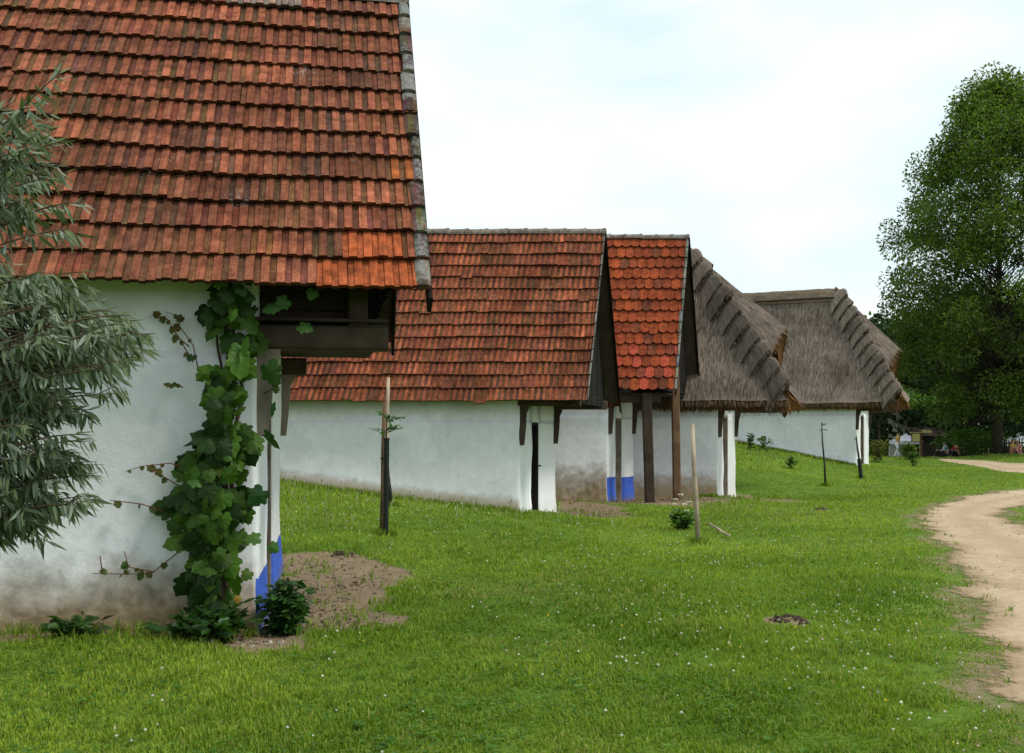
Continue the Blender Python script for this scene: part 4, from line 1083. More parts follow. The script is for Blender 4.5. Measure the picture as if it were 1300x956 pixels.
# ------------------------------------------------------------------ grapevine on the corner of the first house
def vine():
    global nr
    nr = np.random.RandomState(9); R = random.Random(9)
    def wallp(px, py, off):                   # point in front of the long wall of the first house
        k = (px - CX) / F
        # O + u a - v off ; solve a so that x = k*y
        o = f1.O - f1.v * off
        a = (k * o.y - o.x) / (f1.u.x - k * f1.u.y)
        p = o + f1.u * a
        return Vector((p.x, p.y, EYE + (HZ - py) / F * p.y))
    foot = wallp(278, 800, .2)
    root = thing('grapevine', 'grapevine with big dark leaves climbing the corner of the first house', 'vine', (foot.x, foot.y, h1(foot.x, foot.y)))
    mb = MB()
    for dx, r in ((0, .035), (9, .024), (-12, .018)):
        pts = [wallp(px + dx, py, .07 + .05 * math.sin(py * .02 + dx)) for px, py in ((282, 806), (286, 770), (272, 720), (290, 650), (280, 580), (300, 500), (288, 440), (285, 370))]
        mb.tube(pts, [r * (1 - .07 * k) for k in range(len(pts))], 7, (1.6, 1.3, 1.1))
    mb.build('stem', M['bark'], root, True)
    prof = [(358, 285, 330), (375, 250, 345), (400, 248, 345), (430, 268, 352), (455, 280, 332), (490, 245, 325), (530, 252, 322), (560, 244, 336), (590, 225, 334), (620, 214, 334), (650, 206, 338), (680, 208, 336), (710, 214, 322), (740, 226, 318), (765, 232, 302), (790, 240, 305)]
    C, D, Nn, L, T = [], [], [], [], []
    def leaf(p, size, tint, nrm=None, d=None):
        C.append(tuple(p)); L.append(size); T.append(tint)
        a = R.gauss(0, .95)
        D.append(tuple(d) if d else (math.sin(a), R.uniform(-.35, .0), -math.cos(a) * .9 - .1))
        Nn.append(tuple(nrm) if nrm else (R.gauss(0, .7), -1, R.uniform(-.4, 1.5)))
    dark = lambda: lerp3((.014, .040, .006), (.07, .155, .016), R.random() ** 1.7)
    for k in range(275):
        y = R.uniform(360, 792) if k > 70 else R.uniform(560, 720)
        for (y0, a0, b0), (y1, a1, b1) in zip(prof, prof[1:]):
            if y <= y1: t = max(0, (y - y0) / (y1 - y0)); xa, xb = a0 + (a1 - a0) * t, b0 + (b1 - b0) * t; break
        m = R.uniform(0, 1); x = xa + 16 + (xb - xa - 36) * m
        bell = 1 - (2 * m - 1) ** 2
        off = .05 + (.10 + .22 * R.random()) * bell + R.random() * .05
        leaf(wallp(x, y - 10, off), R.uniform(.065, .22), dark())
    for (px, py, s, tn) in [(278, 362, .11, (.12, .24, .03)), (305, 445, .15, (.08, .19, .03)), (300, 475, .13, (.11, .2, .03)), (265, 478, .13, (.07, .15, .02)), (352, 395, .14, (.04, .1, .02)), (365, 388, .12, (.04, .1, .02)), (338, 470, .2, (.035, .09, .02)),
                            (255, 605, .13, (.08, .18, .03)), (243, 615, .13, (.05, .12, .02)), (285, 605, .1, (.15, .17, .03)), (258, 725, .11, (.10, .18, .04)), (285, 712, .14, (.11, .16, .06)), (317, 733, .1, (.10, .16, .04)), (330, 690, .12, (.07, .15, .03)), (335, 630, .17, (.02, .06, .015)), (342, 700, .1, (.06, .14, .03)), (302, 765, .06, (.25, .16, .02)),
                            (398, 375, .1, (.05, .12, .02)), (380, 420, .13, (.04, .1, .02)), (345, 520, .12, (.03, .08, .02)), (334, 560, .18, (.02, .055, .014))]:
        leaf(wallp(px, py - 8, .30), s, tn)
    # shoots reaching out along the wall
    tw = MB()
    for li, line in enumerate([[(245, 460), (228, 430), (212, 405), (196, 398), (188, 403)], [(240, 440), (222, 425), (232, 402), (210, 396)], [(262, 600), (215, 588), (180, 592), (160, 598)], [(235, 622), (206, 604), (186, 590)], [(215, 652), (180, 640), (140, 635)], [(240, 690), (195, 726), (165, 729), (116, 728)], [(195, 726), (163, 720), (158, 700)], [(130, 728), (127, 706)], [(232, 492), (222, 486), (216, 490)], [(335, 500), (352, 490), (346, 478)], [(252, 470), (245, 438), (225, 410)]]):
        tw = MB()
        pts = [wallp(px, py, .10 + .05 * math.sin(k * 1.7)) for k, (px, py) in enumerate(line)]
        tw.tube(pts, [.0055 - .001 * k for k in range(len(pts))], 5, (1.0, .6, .5))
        for k, p in enumerate(pts[1:]):
            q = pts[k]
            for z in range(2):
                c = lerp3((.03, .09, .015), (.13, .075, .02), min(1, R.random() * .7 + .08 * k)); leaf(p.lerp(q, R.random()), R.uniform(.03, .07), c)
        tw.build('shoot', M['brown_wood'], root, True)
    leaf_mesh('leaves', C, D, Nn, np.array(L), np.array(L), np.array(T), *GRAPE, M['leaf_vine'], root, False)
vine()

# ------------------------------------------------------------------ low plants
bush('leafy_plant', 'dense dark green leafy plant beside the blue corner of the first house', 'plant', at(360, 803), .21, .50, 620, .085, (.018, .055, .010), (.05, .13, .02), OVAL, seed=41, stems=26, upright=.15, droop=-.35, shape=.8)
bush('leafy_weed', 'large sprawling weed below the grapevine at the wall foot', 'weed', Vector((-2.36, 7.72, h1(-2.36, 7.72))), .42, .24, 330, .11, (.015, .05, .008), (.035, .09, .014), OVAL, seed=42, stems=18, droop=-.3)
bush('leafy_weed', 'weed clump against the stained wall left of the vine', 'weed', Vector((-3.3, 7.55, h1(-3.3, 7.55))), .22, .14, 150, .09, (.02, .055, .008), (.04, .10, .014), OVAL, seed=43, stems=12, droop=-.3)
r_, tips_ = bush('flowering_weed', 'bushy green weed topped by white flower clusters beside the pale stake', 'weed', at(866, 672), .24, .36, 420, .09, (.05, .11, .014), (.10, .19, .03), OVAL, seed=44, stems=22)
def flower_heads(root, spots, size, col=(.75, .76, .68)):
    for s in spots:
        C, D, T = [], [], []
        for k in range(26):
            a = rng.uniform(0, 6.28); q = math.sqrt(rng.random()) * size
            C.append((s.x + math.cos(a) * q, s.y + math.sin(a) * q, s.z + rng.uniform(-.01, .01))); D.append((math.cos(a), math.sin(a), .2)); T.append(tuple(v * rng.uniform(.8, 1.1) for v in col))
        leaf_mesh('flower_head', C, D, np.tile([0, -.3, 1.0], (len(C), 1)), .022, .02, T, *DIAMOND, M['petal'], root)
fl = MB(); b0 = at(866, 672); sp = []
for (px, py) in ((864, 628), (857, 640), (869, 640), (875, 637), (872, 648), (863, 652), (858, 634)):
    p = PX(px, py, b0.y + rng.uniform(-.1, .1)); sp.append(p); fl.tube([b0 + Vector((0, 0, .05)), b0.lerp(p, .55) + Vector((0, 0, .03)), p], [.006, .005, .003], 5, (.6, 1.2, .4))
fl.build('flower_stalks', M['brown_wood'], r_, True); flower_heads(r_, sp, .035)
wl = ['tall thin weed with feathery top on the bank by the farthest wall, left one', 'bushy weed on the bank against the farthest white wall', 'low weed farther down the bank before the farthest wall']
for k, (px, py, w, hh) in enumerate(((953, 571, .12, .85), (972, 573, .32, .7), (1003, 595, .2, .55))):
    bush('tall_weed', wl[k], 'weed', at(px, py), w, hh, 160, .12, (.03, .08, .012), (.08, .16, .03), seed=60 + k, stems=7)

# young trees tied to stakes
def sapling(name, label, foot, top, r, leaves, spread, guard=None, ca=(.03, .09, .015), cb=(.09, .2, .03), seed=5, lsize=.06):
    foot, top = Vector(foot), Vector(top)
    root = thing(name, label, 'young tree', foot)
    R = random.Random(seed)
    mb = MB(); pts = [foot + Vector((0, 0, -.1)), foot.lerp(top, .35) + Vector((.012, 0, 0)), foot.lerp(top, .7) + Vector((-.01, 0, 0)), top]
    mb.tube(pts, [r, r * .85, r * .7, r * .4], 7)
    C, D = [], []
    for k in range(leaves // 9):
        o = foot.lerp(top, R.uniform(.84, 1.0)); a = R.uniform(0, 6.28); e = o + Vector((math.cos(a) * spread, math.sin(a) * spread, R.uniform(.0, .9) * spread)) * R.uniform(.5, 1)
        mb.tube([o, o.lerp(e, .5) + Vector((0, 0, .03)), e], [.005, .004, .002], 4, (1.5, 1.5, 1))
        for q in range(9):
            t = (q + 1) / 9; C.append(tuple(o.lerp(e, t))); dd = (e - o).normalized() + Vector((R.uniform(-.8, .8), R.uniform(-.8, .8), R.uniform(-.5, .4))); D.append(tuple(dd))
    mb.build('trunk', M['bark'], root, True)
    if guard:
        g = MB(); a, b = foot.lerp(top, guard[0]), foot.lerp(top, guard[1]); d = (b - a)
        g.tube([a, a + d * .33, a + d * .66, b], [guard[2]] * 4, 10, cap=False)
        for k in range(7):
            c = a + d * (k / 6.0); g.tube([c - d.normalized() * .012, c + d.normalized() * .012], [guard[2] * 1.12] * 2, 10, cap=False)
        g.build('trunk_guard', M['black'], root, True)
    if C: leaf_mesh('crown', C, D, np.tile([0, -.4, 1.0], (len(C), 1)), lsize, lsize * .5, tints(len(C), ca, cb), *OVAL, M['leaf_bush'], root)
    return root
def stake(name, label, foot, top, r, mat, group=None, n=8):
    foot, top = Vector(foot), Vector(top); root = thing(name, label, 'stake', foot, group)
    d = (top - foot).normalized(); mb = MB()
    mb.tube([foot - d * .15, foot.lerp(top, .33) + Vector((.006, 0, 0)), foot.lerp(top, .66) - Vector((.006, 0, 0)), top], [r, r * 1.02, r * .96, r * .95], n)
    mb.tube([top - d * .002, top + d * .012], [r * .95, r * .6], n, (1.3, 1.3, 1.3))
    mb.build('pole', M[mat], root, True)
    return root
g = at(484, 678)
Z0 = g.y
s_ = stake('wooden_stake', 'brown front stake of the black wrapped young tree', g, PX(488, 511, Z0 + .02), .030, 'brown_wood')
mb = MB(); c = PX(485.7, 582, Z0 + .01); mb.tube([c + Vector((.02, .0, -.018)), c + Vector((.02, 0, .018))], [.052, .052], 10, cap=True); mb.build('tie_strap', M['black'], s_)
g2 = at(490, 668); stake('wooden_stake', 'taller pale stake rising behind the black wrapped young tree', (g2.x, g2.y, g2.z), PX(493, 480, g2.y), .028, 'pale_wood')
gs = at(489.5, 681); sapling('sapling', 'young tree wrapped in a black guard with fresh leaves before the second house', gs, PX(491, 530, gs.y), .02, 99, .25, (.0, .82, .043), seed=6, lsize=.075)
g3 = at(496, 642); stake('black_stake', 'short black prop leaning behind the black wrapped young tree', g3, PX(491, 585, g3.y + .1), .04, 'black')
g4 = at(886, 690); stake('wooden_stake', 'slanting pale pole standing alone in the lawn', g4, PX(879, 540, g4.y + .1), .036, 'pale_wood')
b1, b2 = at(903, 674), at(926, 684); stake('fallen_stick', 'whitish stick lying in the grass right of the pale pole', b1 + Vector((0, 0, .10)), b2 + Vector((0, 0, .05)), .02, 'pale_wood')
g5 = at(1048, 617); sapling('sapling', 'thin young tree with a small leaf tuft in front of the farthest house', g5, PX(1043, 536, g5.y), .035, 27, .14, None, seed=8, lsize=.08)
g6 = at(1093.5, 608); sapling('sapling', 'dark leaning young tree at the door corner of the farthest house', g6, PX(1087, 553, g6.y), .05, 18, .1, (.0, .45, .07), seed=9, lsize=.06)
# ------------------------------------------------------------------ far right: people, signpost, fence, canopy, house among the trees
def gz(px, Z):
    x = (px - CX) / F * Z; return Vector((x, Z, h1(x, Z)))
def skin_obj(name, verts, edges, rad, mat, parent, root_i=0, sub=1):
    me = bpy.data.meshes.new(name); rl = rootloc(parent)
    me.from_pydata([tuple(Vector(v) - rl) for v in verts], edges, []); me.materials.append(mat)
    o = bpy.data.objects.new(name, me); COL.objects.link(o); o.parent = parent
    md = o.modifiers.new('skin', 'SKIN'); md.use_smooth_shade = True
    lay = me.skin_vertices if len(me.skin_vertices) else None
    if lay is None:
        me.attributes  # layer is created by the modifier on link
        import bmesh
        bm = bmesh.new(); bm.from_mesh(me); bm.verts.layers.skin.verify(); bm.to_mesh(me); bm.free()
    sv = me.skin_vertices[0].data
    for k, r in enumerate(rad): sv[k].radius = (r, r); sv[k].use_root = (k == root_i)
    if sub: s = o.modifiers.new('sub', 'SUBSURF'); s.levels = s.render_levels = sub
    return o
def person(label, base, face, pose, top, trousers, hair, sc=1.0):
    """pose: joint offsets (side, forward, up) in metres"""
    base = Vector(base); root = thing('person', label, 'person', base)
    fw = Vector((math.cos(face), math.sin(face), 0)); sd = Vector((fw.y, -fw.x, 0))
    J = {k: base + (sd * v[0] + fw * v[1] + UP * v[2]) * sc for k, v in pose.items()}
    names, rad = [], []
    R = {'pelvis': .13, 'waist': .12, 'chest': .15, 'neck': .055, 'head0': .085, 'head': .10, 'crownv': .075, 'shL': .06, 'elL': .042, 'wrL': .03, 'hnL': .036, 'shR': .06, 'elR': .042, 'wrR': .03, 'hnR': .036,
         'hipL': .09, 'knL': .06, 'anL': .042, 'toL': .035, 'hipR': .09, 'knR': .06, 'anR': .042, 'toR': .035}
    E = [('pelvis', 'waist'), ('waist', 'chest'), ('chest', 'neck'), ('neck', 'head0'), ('head0', 'head'), ('head', 'crownv')]
    for s in 'LR': E += [('chest', 'sh' + s), ('sh' + s, 'el' + s), ('el' + s, 'wr' + s), ('wr' + s, 'hn' + s), ('pelvis', 'hip' + s), ('hip' + s, 'kn' + s), ('kn' + s, 'an' + s), ('an' + s, 'to' + s)]
    names = list(R); V = [J[n] for n in names]; rad = [R[n] * sc for n in names]
    edges = [(names.index(a), names.index(b)) for a, b in E]
    for s in 'LR':                                     # fingers and thumb
        i = names.index('hn' + s); d = (J['hn' + s] - J['wr' + s]).normalized(); w = d.cross(fw).normalized()
        for k, (q, l) in enumerate(((-.035, .07), (-.012, .085), (.012, .08), (.035, .06), (.06, .03))):
            V.append(J['hn' + s] + (w * q + d * l) * sc); rad.append(.011 * sc); edges.append((i, len(V) - 1))
    skin_obj('body', V, edges, rad, M['skin'], root)
    def sub(nm, keys, ed, k, mat):
        kk = list(keys); return skin_obj(nm, [J[n] for n in kk], [(kk.index(a), kk.index(b)) for a, b in ed], [R[n] * sc * k for n in kk], mat, root)
    sub('shirt', ['waist', 'chest', 'neck', 'shL', 'elL', 'shR', 'elR'], [('waist', 'chest'), ('chest', 'neck'), ('chest', 'shL'), ('shL', 'elL'), ('chest', 'shR'), ('shR', 'elR')], 1.22, top)
    sub('trousers', ['waist', 'pelvis', 'hipL', 'knL', 'anL', 'hipR', 'knR', 'anR'], [('waist', 'pelvis'), ('pelvis', 'hipL'), ('hipL', 'knL'), ('knL', 'anL'), ('pelvis', 'hipR'), ('hipR', 'knR'), ('knR', 'anR')], 1.25, trousers)
    hb = J['head'] - fw * .03 * sc
    skin_obj('hair', [hb - UP * .02 * sc, hb + UP * .06 * sc, hb + UP * .10 * sc], [(0, 1), (1, 2)], [.105 * sc, .105 * sc, .06 * sc], hair, root)
    # face: nose, eyes and mouth as one small mesh
    mb = MB(); h = J['head']
    mb.tube([h + fw * .09 * sc + UP * .01, h + fw * .125 * sc - UP * .02], [.008, .014], 5)
    for s in (-1, 1): mb.tube([h + fw * .092 * sc + sd * .035 * s * sc + UP * .015, h + fw * .104 * sc + sd * .035 * s * sc + UP * .015], [.012, .008], 6, (.1, .08, .07))
    mb.tube([h + fw * .095 * sc - sd * .025 - UP * .055, h + fw * .095 * sc + sd * .025 - UP * .055], [.006, .006], 5, (.8, .4, .4))
    mb.build('face', M['skin'], root)
    return root
WALK = {'pelvis': (0, 0, .92), 'waist': (0, .02, 1.08), 'chest': (0, .05, 1.32), 'neck': (0, .06, 1.48), 'head0': (0, .08, 1.55), 'head': (0, .09, 1.62), 'crownv': (0, .08, 1.70),
        'shL': (-.17, .05, 1.38), 'elL': (-.22, .14, 1.12), 'wrL': (-.2, .3, .95), 'hnL': (-.19, .36, .90), 'shR': (.17, .05, 1.38), 'elR': (.22, -.08, 1.12), 'wrR': (.2, -.02, .88), 'hnR': (.2, .0, .81),
        'hipL': (-.09, 0, .88), 'knL': (-.1, .2, .5), 'anL': (-.1, .34, .08), 'toL': (-.1, .5, .04), 'hipR': (.09, 0, .88), 'knR': (.1, -.08, .48), 'anR': (.1, -.34, .12), 'toR': (.1, -.22, .03)}
SIT = {'pelvis': (0, 0, .14), 'waist': (0, .03, .32), 'chest': (0, .09, .56), 'neck': (0, .13, .71), 'head0': (0, .16, .78), 'head': (0, .18, .85), 'crownv': (0, .16, .93),
       'shL': (-.17, .1, .61), 'elL': (-.24, .22, .4), 'wrL': (-.17, .42, .42), 'hnL': (-.13, .48, .42), 'shR': (.17, .1, .61), 'elR': (.24, .22, .4), 'wrR': (.17, .42, .42), 'hnR': (.13, .48, .42),
       'hipL': (-.09, .04, .14), 'knL': (-.16, .42, .44), 'anL': (-.13, .62, .09), 'toL': (-.13, .78, .04), 'hipR': (.09, .04, .14), 'knR': (.16, .42, .44), 'anR': (.13, .62, .09), 'toR': (.13, .78, .04)}
def cloth(n, c, t=False): return m_plain('cloth_' + n, c, .9, .1, tint=t)
cw, cb_, cr_, cy, cbl, cpk, cdk = cloth('white', (.68, .70, .76)), cloth('pale_blue', (.50, .58, .74)), cloth('red', (.35, .03, .04)), cloth('ochre', (.42, .27, .06)), cloth('blue', (.05, .09, .30)), cloth('pink', (.62, .26, .2)), cloth('dark', (.03, .03, .04))
hk, ho = m_plain('hair_dark', (.015, .01, .008), .6, tint=False), m_plain('hair_ginger', (.30, .11, .03), .6, tint=False)
person('person walking in white trousers and an ochre shirt behind the shrubs', gz(1139, 66), math.radians(20), WALK, cy, cw, hk, 1.0)
person('seated person in a pale blue and white shirt on the grass before the fence', gz(1203, 64), math.radians(150), SIT, cb_, cdk, hk, 1.25)
person('seated person in a red top beside the one in pale blue', gz(1215.5, 65), math.radians(200), SIT, cr_, cdk, hk, 1.15)
person('seated ginger haired person in an ochre top right of the tall tree trunk', gz(1283, 60), math.radians(-60), SIT, cy, cpk, ho, 1.0)
person('seated person in a pink top and blue trousers at the right edge', gz(1292, 61), math.radians(-120), SIT, cpk, cbl, ho, .95)

# signpost with two boards
b = gz(1169, 63); root = thing('signpost', 'brown signpost with yellow notice panel and pointed yellow arrow board', 'sign', b)
K = 63 / F
mb = MB(); mb.board(b - UP * .2, PX(1169, 546, 63), (1, 0, 0), (0, 1, 0), .16, .14); mb.build('post', M['brown_wood'], root)
mb = MB(); c = PX(1162, 555.5, 63) + Vector((0, -.1, 0)); mb.board(c - UP * .24, c + UP * .24, (1, 0, 0), (0, 1, 0), .50, .04, (.62, .52, .20)); pn = mb.build('notice_panel', M['paint'], root)
mb = MB()
for s in (-1, 1): mb.board(c + Vector((s * .27, 0, -.28)), c + Vector((s * .27, 0, .28)), (1, 0, 0), (0, 1, 0), .05, .07)
for s in (-1, 1): mb.board(c + Vector((-.3, 0, s * .27)), c + Vector((.3, 0, s * .27)), (0, 0, 1), (0, 1, 0), .05, .07)
mb.build('frame', M['brown_wood'], pn)
mb = MB(); c = PX(1176, 547.7, 63) + Vector((0, -.1, 0)); V = [c + Vector((x, y, z)) for y in (0, .04) for x, z in ((-.32, -.1), (.22, -.1), (.34, 0), (.22, .1), (-.32, .1))]
mb.add(V, [[0, 1, 2, 3, 4], [9, 8, 7, 6, 5]] + [[i, 5 + i, 5 + (i + 1) % 5, (i + 1) % 5] for i in range(5)], (.66, .55, .26)); mb.build('arrow_board', M['paint'], root)
mb = MB(); c = PX(1162, 549.2, 63); mb.board(c + Vector((-.34, -.1, .0)), c + Vector((.34, -.1, .0)), (0, 1, 0), UP, .18, .06, (1.5, 1.3, 1)); mb.build('cap_board', M['pale_wood'], root)

# dark picket fence
def fence(px0, px1, Z0, Z1, label):
    A, B = gz(px0, Z0), gz(px1, Z1); n = int((B - A).length / .16)
    root = thing('picket_fence', label, 'fence', A.lerp(B, .5))
    d = (B - A).normalized(); sd = Vector((-d.y, d.x, 0))
    for k in range(5):
        t = k / 4; x = A.x + (B.x - A.x) * t; y = A.y + (B.y - A.y) * t; z = h1(x, y)
        mb = MB(); mb.board((x, y + .08, z - .3), (x, y + .08, z + 1.15), d, sd, .1, .1); mb.build('fence_post', M['black_wood'], root)
    mb = MB()
    for k in range(n):
        t = (k + .5) / n; x = A.x + (B.x - A.x) * t; y = A.y + (B.y - A.y) * t; z = h1(x, y)
        mb.board((x, y, z + .05), (x, y, z + rng.uniform(1.05, 1.2)), d, sd, .1, .025, (rng.uniform(2, 4),) * 3, .8)
    mb.build('pickets', M['black_wood'], root)
    for zz in (.35, .9):
        mb = MB(); mb.board(A + UP * zz + Vector((0, .05, 0)), B + UP * zz + Vector((0, .05, 0)), sd, UP, .04, .08); mb.build('rail', M['black_wood'], root)
fence(1172, 1262, 69, 66, 'dark picket fence behind the seated people left of the big trunk')
fence(1276, 1330, 66, 64, 'dark picket fence in front of the white canopy at the right edge')

# small dark kiosk behind the signpost
b = gz(1180, 72); root = thing('wooden_kiosk', 'small dark timber kiosk with sloping roof behind the signpost', 'kiosk', b)
mb = MB()
for k in range(10): mb.board(b + Vector((-.9 + k * .2, 0, -.2)), b + Vector((-.9 + k * .2, 0, 1.75)), (1, 0, 0), (0, 1, 0), .19, .05, (rng.uniform(1, 3),) * 3)
for s in (-1, 1):
    for k in range(6): mb.board(b + Vector((s * .98, .1 + k * .22, -.2)), b + Vector((s * .98, .1 + k * .22, 1.75)), (0, 1, 0), (1, 0, 0), .21, .05, (rng.uniform(1, 3),) * 3)
mb.build('wall', M['black_wood'], root)
mb = MB()
for k in range(7): mb.board(b + Vector((-1.25, -.3 + k * .28, 1.62 + k * .09)), b + Vector((1.25, -.3 + k * .28, 1.62 + k * .09)), (0, 1, .3), (0, -.3, 1), .31, .03, (rng.uniform(.8, 1.4),) * 3)
mb.build('roof', M['dark_wood'], root)
mb = MB(); mb.board(b + Vector((.1, -.05, .8)), b + Vector((.75, -.05, .8)), (0, 1, 0), UP, .05, .5, (.5, .4, .4)); mb.build('shutter', M['brown_wood'], root)

# grey cloth awning and white canopy
def canopy(name, label, b, w, d, hgt, rise, mat, poles=True):
    b = Vector(b); root = thing(name, label, 'canopy', b)
    n = 8; V, S, Fc = [], [], []
    for i in range(n + 1):
        for j in range(n + 1):
            x, y = -1 + 2 * i / n, -1 + 2 * j / n
            m_ = max(abs(x), abs(y)); V.append(b + Vector((x * w / 2, y * d / 2, hgt + rise * (1 - m_) ** 1.25))); S.append((x, y, 0))
    for i in range(n):
        for j in range(n): Fc.append([i * (n + 1) + j, (i + 1) * (n + 1) + j, (i + 1) * (n + 1) + j + 1, i * (n + 1) + j + 1])
    mb = MB(); mb.add(V, Fc)
    for e in range(4):
        row = [(-1 + 2 * k / n, -1) for k in range(n + 1)]
        for _ in range(e): row = [(-y, x) for x, y in row]
        Q = [b + Vector((x * w / 2, y * d / 2, hgt)) for x, y in row]; Q2 = [p - UP * (.22 + .05 * (k % 2)) for k, p in enumerate(Q)]
        mb.add(Q + Q2, [[k, n + 1 + k, n + 2 + k, k + 1] for k in range(n)])
    mb.build('cover', mat, root)
    for sx in (-1, 1):
        for sy in (-1, 1):
            mb = MB(); mb.tube([b + Vector((sx * w * .48, sy * d * .48, -.2)), b + Vector((sx * w * .48, sy * d * .48, hgt))], .04, 6, (.5, .5, .5)); mb.build('pole', M['paint'], root)
canopy('canopy', 'white pointed canopy showing behind the fence at the right edge', gz(1303, 70), 3.0, 2.8, .95, 1.0, cloth('canvas_white', (.70, .73, .78)))
canopy('awning', 'low grey cloth awning left of the signpost behind the bushes', gz(1150, 72), 1.8, 1.6, 1.25, .55, cloth('canvas_grey', (.42, .42, .50)))

# house with red roof among the trees
fr = Frame(gz(1202, 76.5)[:2], (.98, -.2), (.2, .98)); W, L = 4.0, 3.6
c = fr.P(-L / 2, W / 2, 0); zb = h1(c.x, c.y); root = thing('distant_house', 'distant house with red tiled roof glimpsed through the dark trees', 'house', (c.x, c.y, zb))
mb = MB(); ez, rz = EYE + 66 * 76.5 / F, EYE + 90 * 78.5 / F
P = [fr.P(-L, 0, 0), fr.P(0, 0, 0), fr.P(0, W, 0), fr.P(-L, W, 0)]
V = [p + UP * (zb - .5) for p in P] + [p + UP * ez for p in P] + [fr.P(0, W / 2, rz - .1), fr.P(-L, W / 2, rz - .1)]
mb.add(V, [[0, 1, 5, 4], [1, 2, 6, 8, 5], [2, 3, 7, 6], [3, 0, 4, 9, 7]], (.3, .27, .22)); mb.build('wall', M['paint'], root)
mb = MB()
for (bb, sg) in ((-.4, 1), (W + .4, -1)):
    dsl = (fr.v * sg * (W / 2 + .4) + UP * (rz - ez + .35)).normalized(); sl = math.hypot(W / 2 + .4, rz - ez + .35); nn = dsl.cross(fr.u).normalized(); nn = nn if nn.z > 0 else -nn
    tile_field(mb, fr.P(.4, bb, ez - .35), -fr.u, 14, .3, dsl, int(sl / .38), .38, nn, 'tail', lambda r, c, a, b_: (lerp3((.5, .12, .045), (.36, .09, .04), rng.random()),) * 2)
mb.build('roof', M['tile_far'], root)
for k in range(2):
    mb = MB(); o = fr.P(-L + .9 + k * 1.8, -.02, zb + 1.6); mb.board(o - UP * .55, o + UP * .55, fr.u, fr.v, .85, .06, (.08, .09, .1)); w_ = mb.build('window', M['paint'], root)
    mb = MB()
    for s in (-1, 0, 1): mb.board(o + fr.u * s * .42 - UP * .58 - fr.v * .03, o + fr.u * s * .42 + UP * .58 - fr.v * .03, fr.u, fr.v, .06, .04, (.8, .8, .78))
    mb.build('window_frame', M['paint'], w_)
# ------------------------------------------------------------------ grass, clover, pebbles
def rejected(x, y, zone_pad=0.0):
    bad = inside(x, y, POLY) | inside(x, y, FPOLY)
    for ft in FOOT: bad |= inside(x, y, ft)
    return bad
_LAT = np.random.RandomState(3).rand(64, 64)
def vnoise(x, y):
    xi = np.floor(x).astype(int); yi = np.floor(y).astype(int); fx = x - xi; fy = y - yi
    fx = fx * fx * (3 - 2 * fx); fy = fy * fy * (3 - 2 * fy); a = lambda i, j: _LAT[(xi + i) % 64, (yi + j) % 64]
    return (a(0, 0) * (1 - fx) + a(1, 0) * fx) * (1 - fy) + (a(0, 1) * (1 - fx) + a(1, 1) * fx) * fy
def patchy(x, y, s):
    x = np.asarray(x, float) * s * .8; y = np.asarray(y, float) * s * .8; u, v = x * .8 + y * .6 + 40, y * .8 - x * .6 + 40
    return (2 * (vnoise(u, v) * .55 + vnoise(u * 2.1 + 9, v * 2.1) * .3 + vnoise(u * 4.3, v * 4.3 + 5) * .15) - 1) * 1.5
def sample(n, z0, z1, k):
    """depth with density falling like Z**-k, x across the widened view"""
    u = nr.rand(n); e = 1 - k
    Z = (z0 ** e + u * (z1 ** e - z0 ** e)) ** (1 / e) if abs(e) > 1e-6 else z0 * (z1 / z0) ** u
    X = (-.60 + 1.22 * nr.rand(n)) * Z
    return X, Z
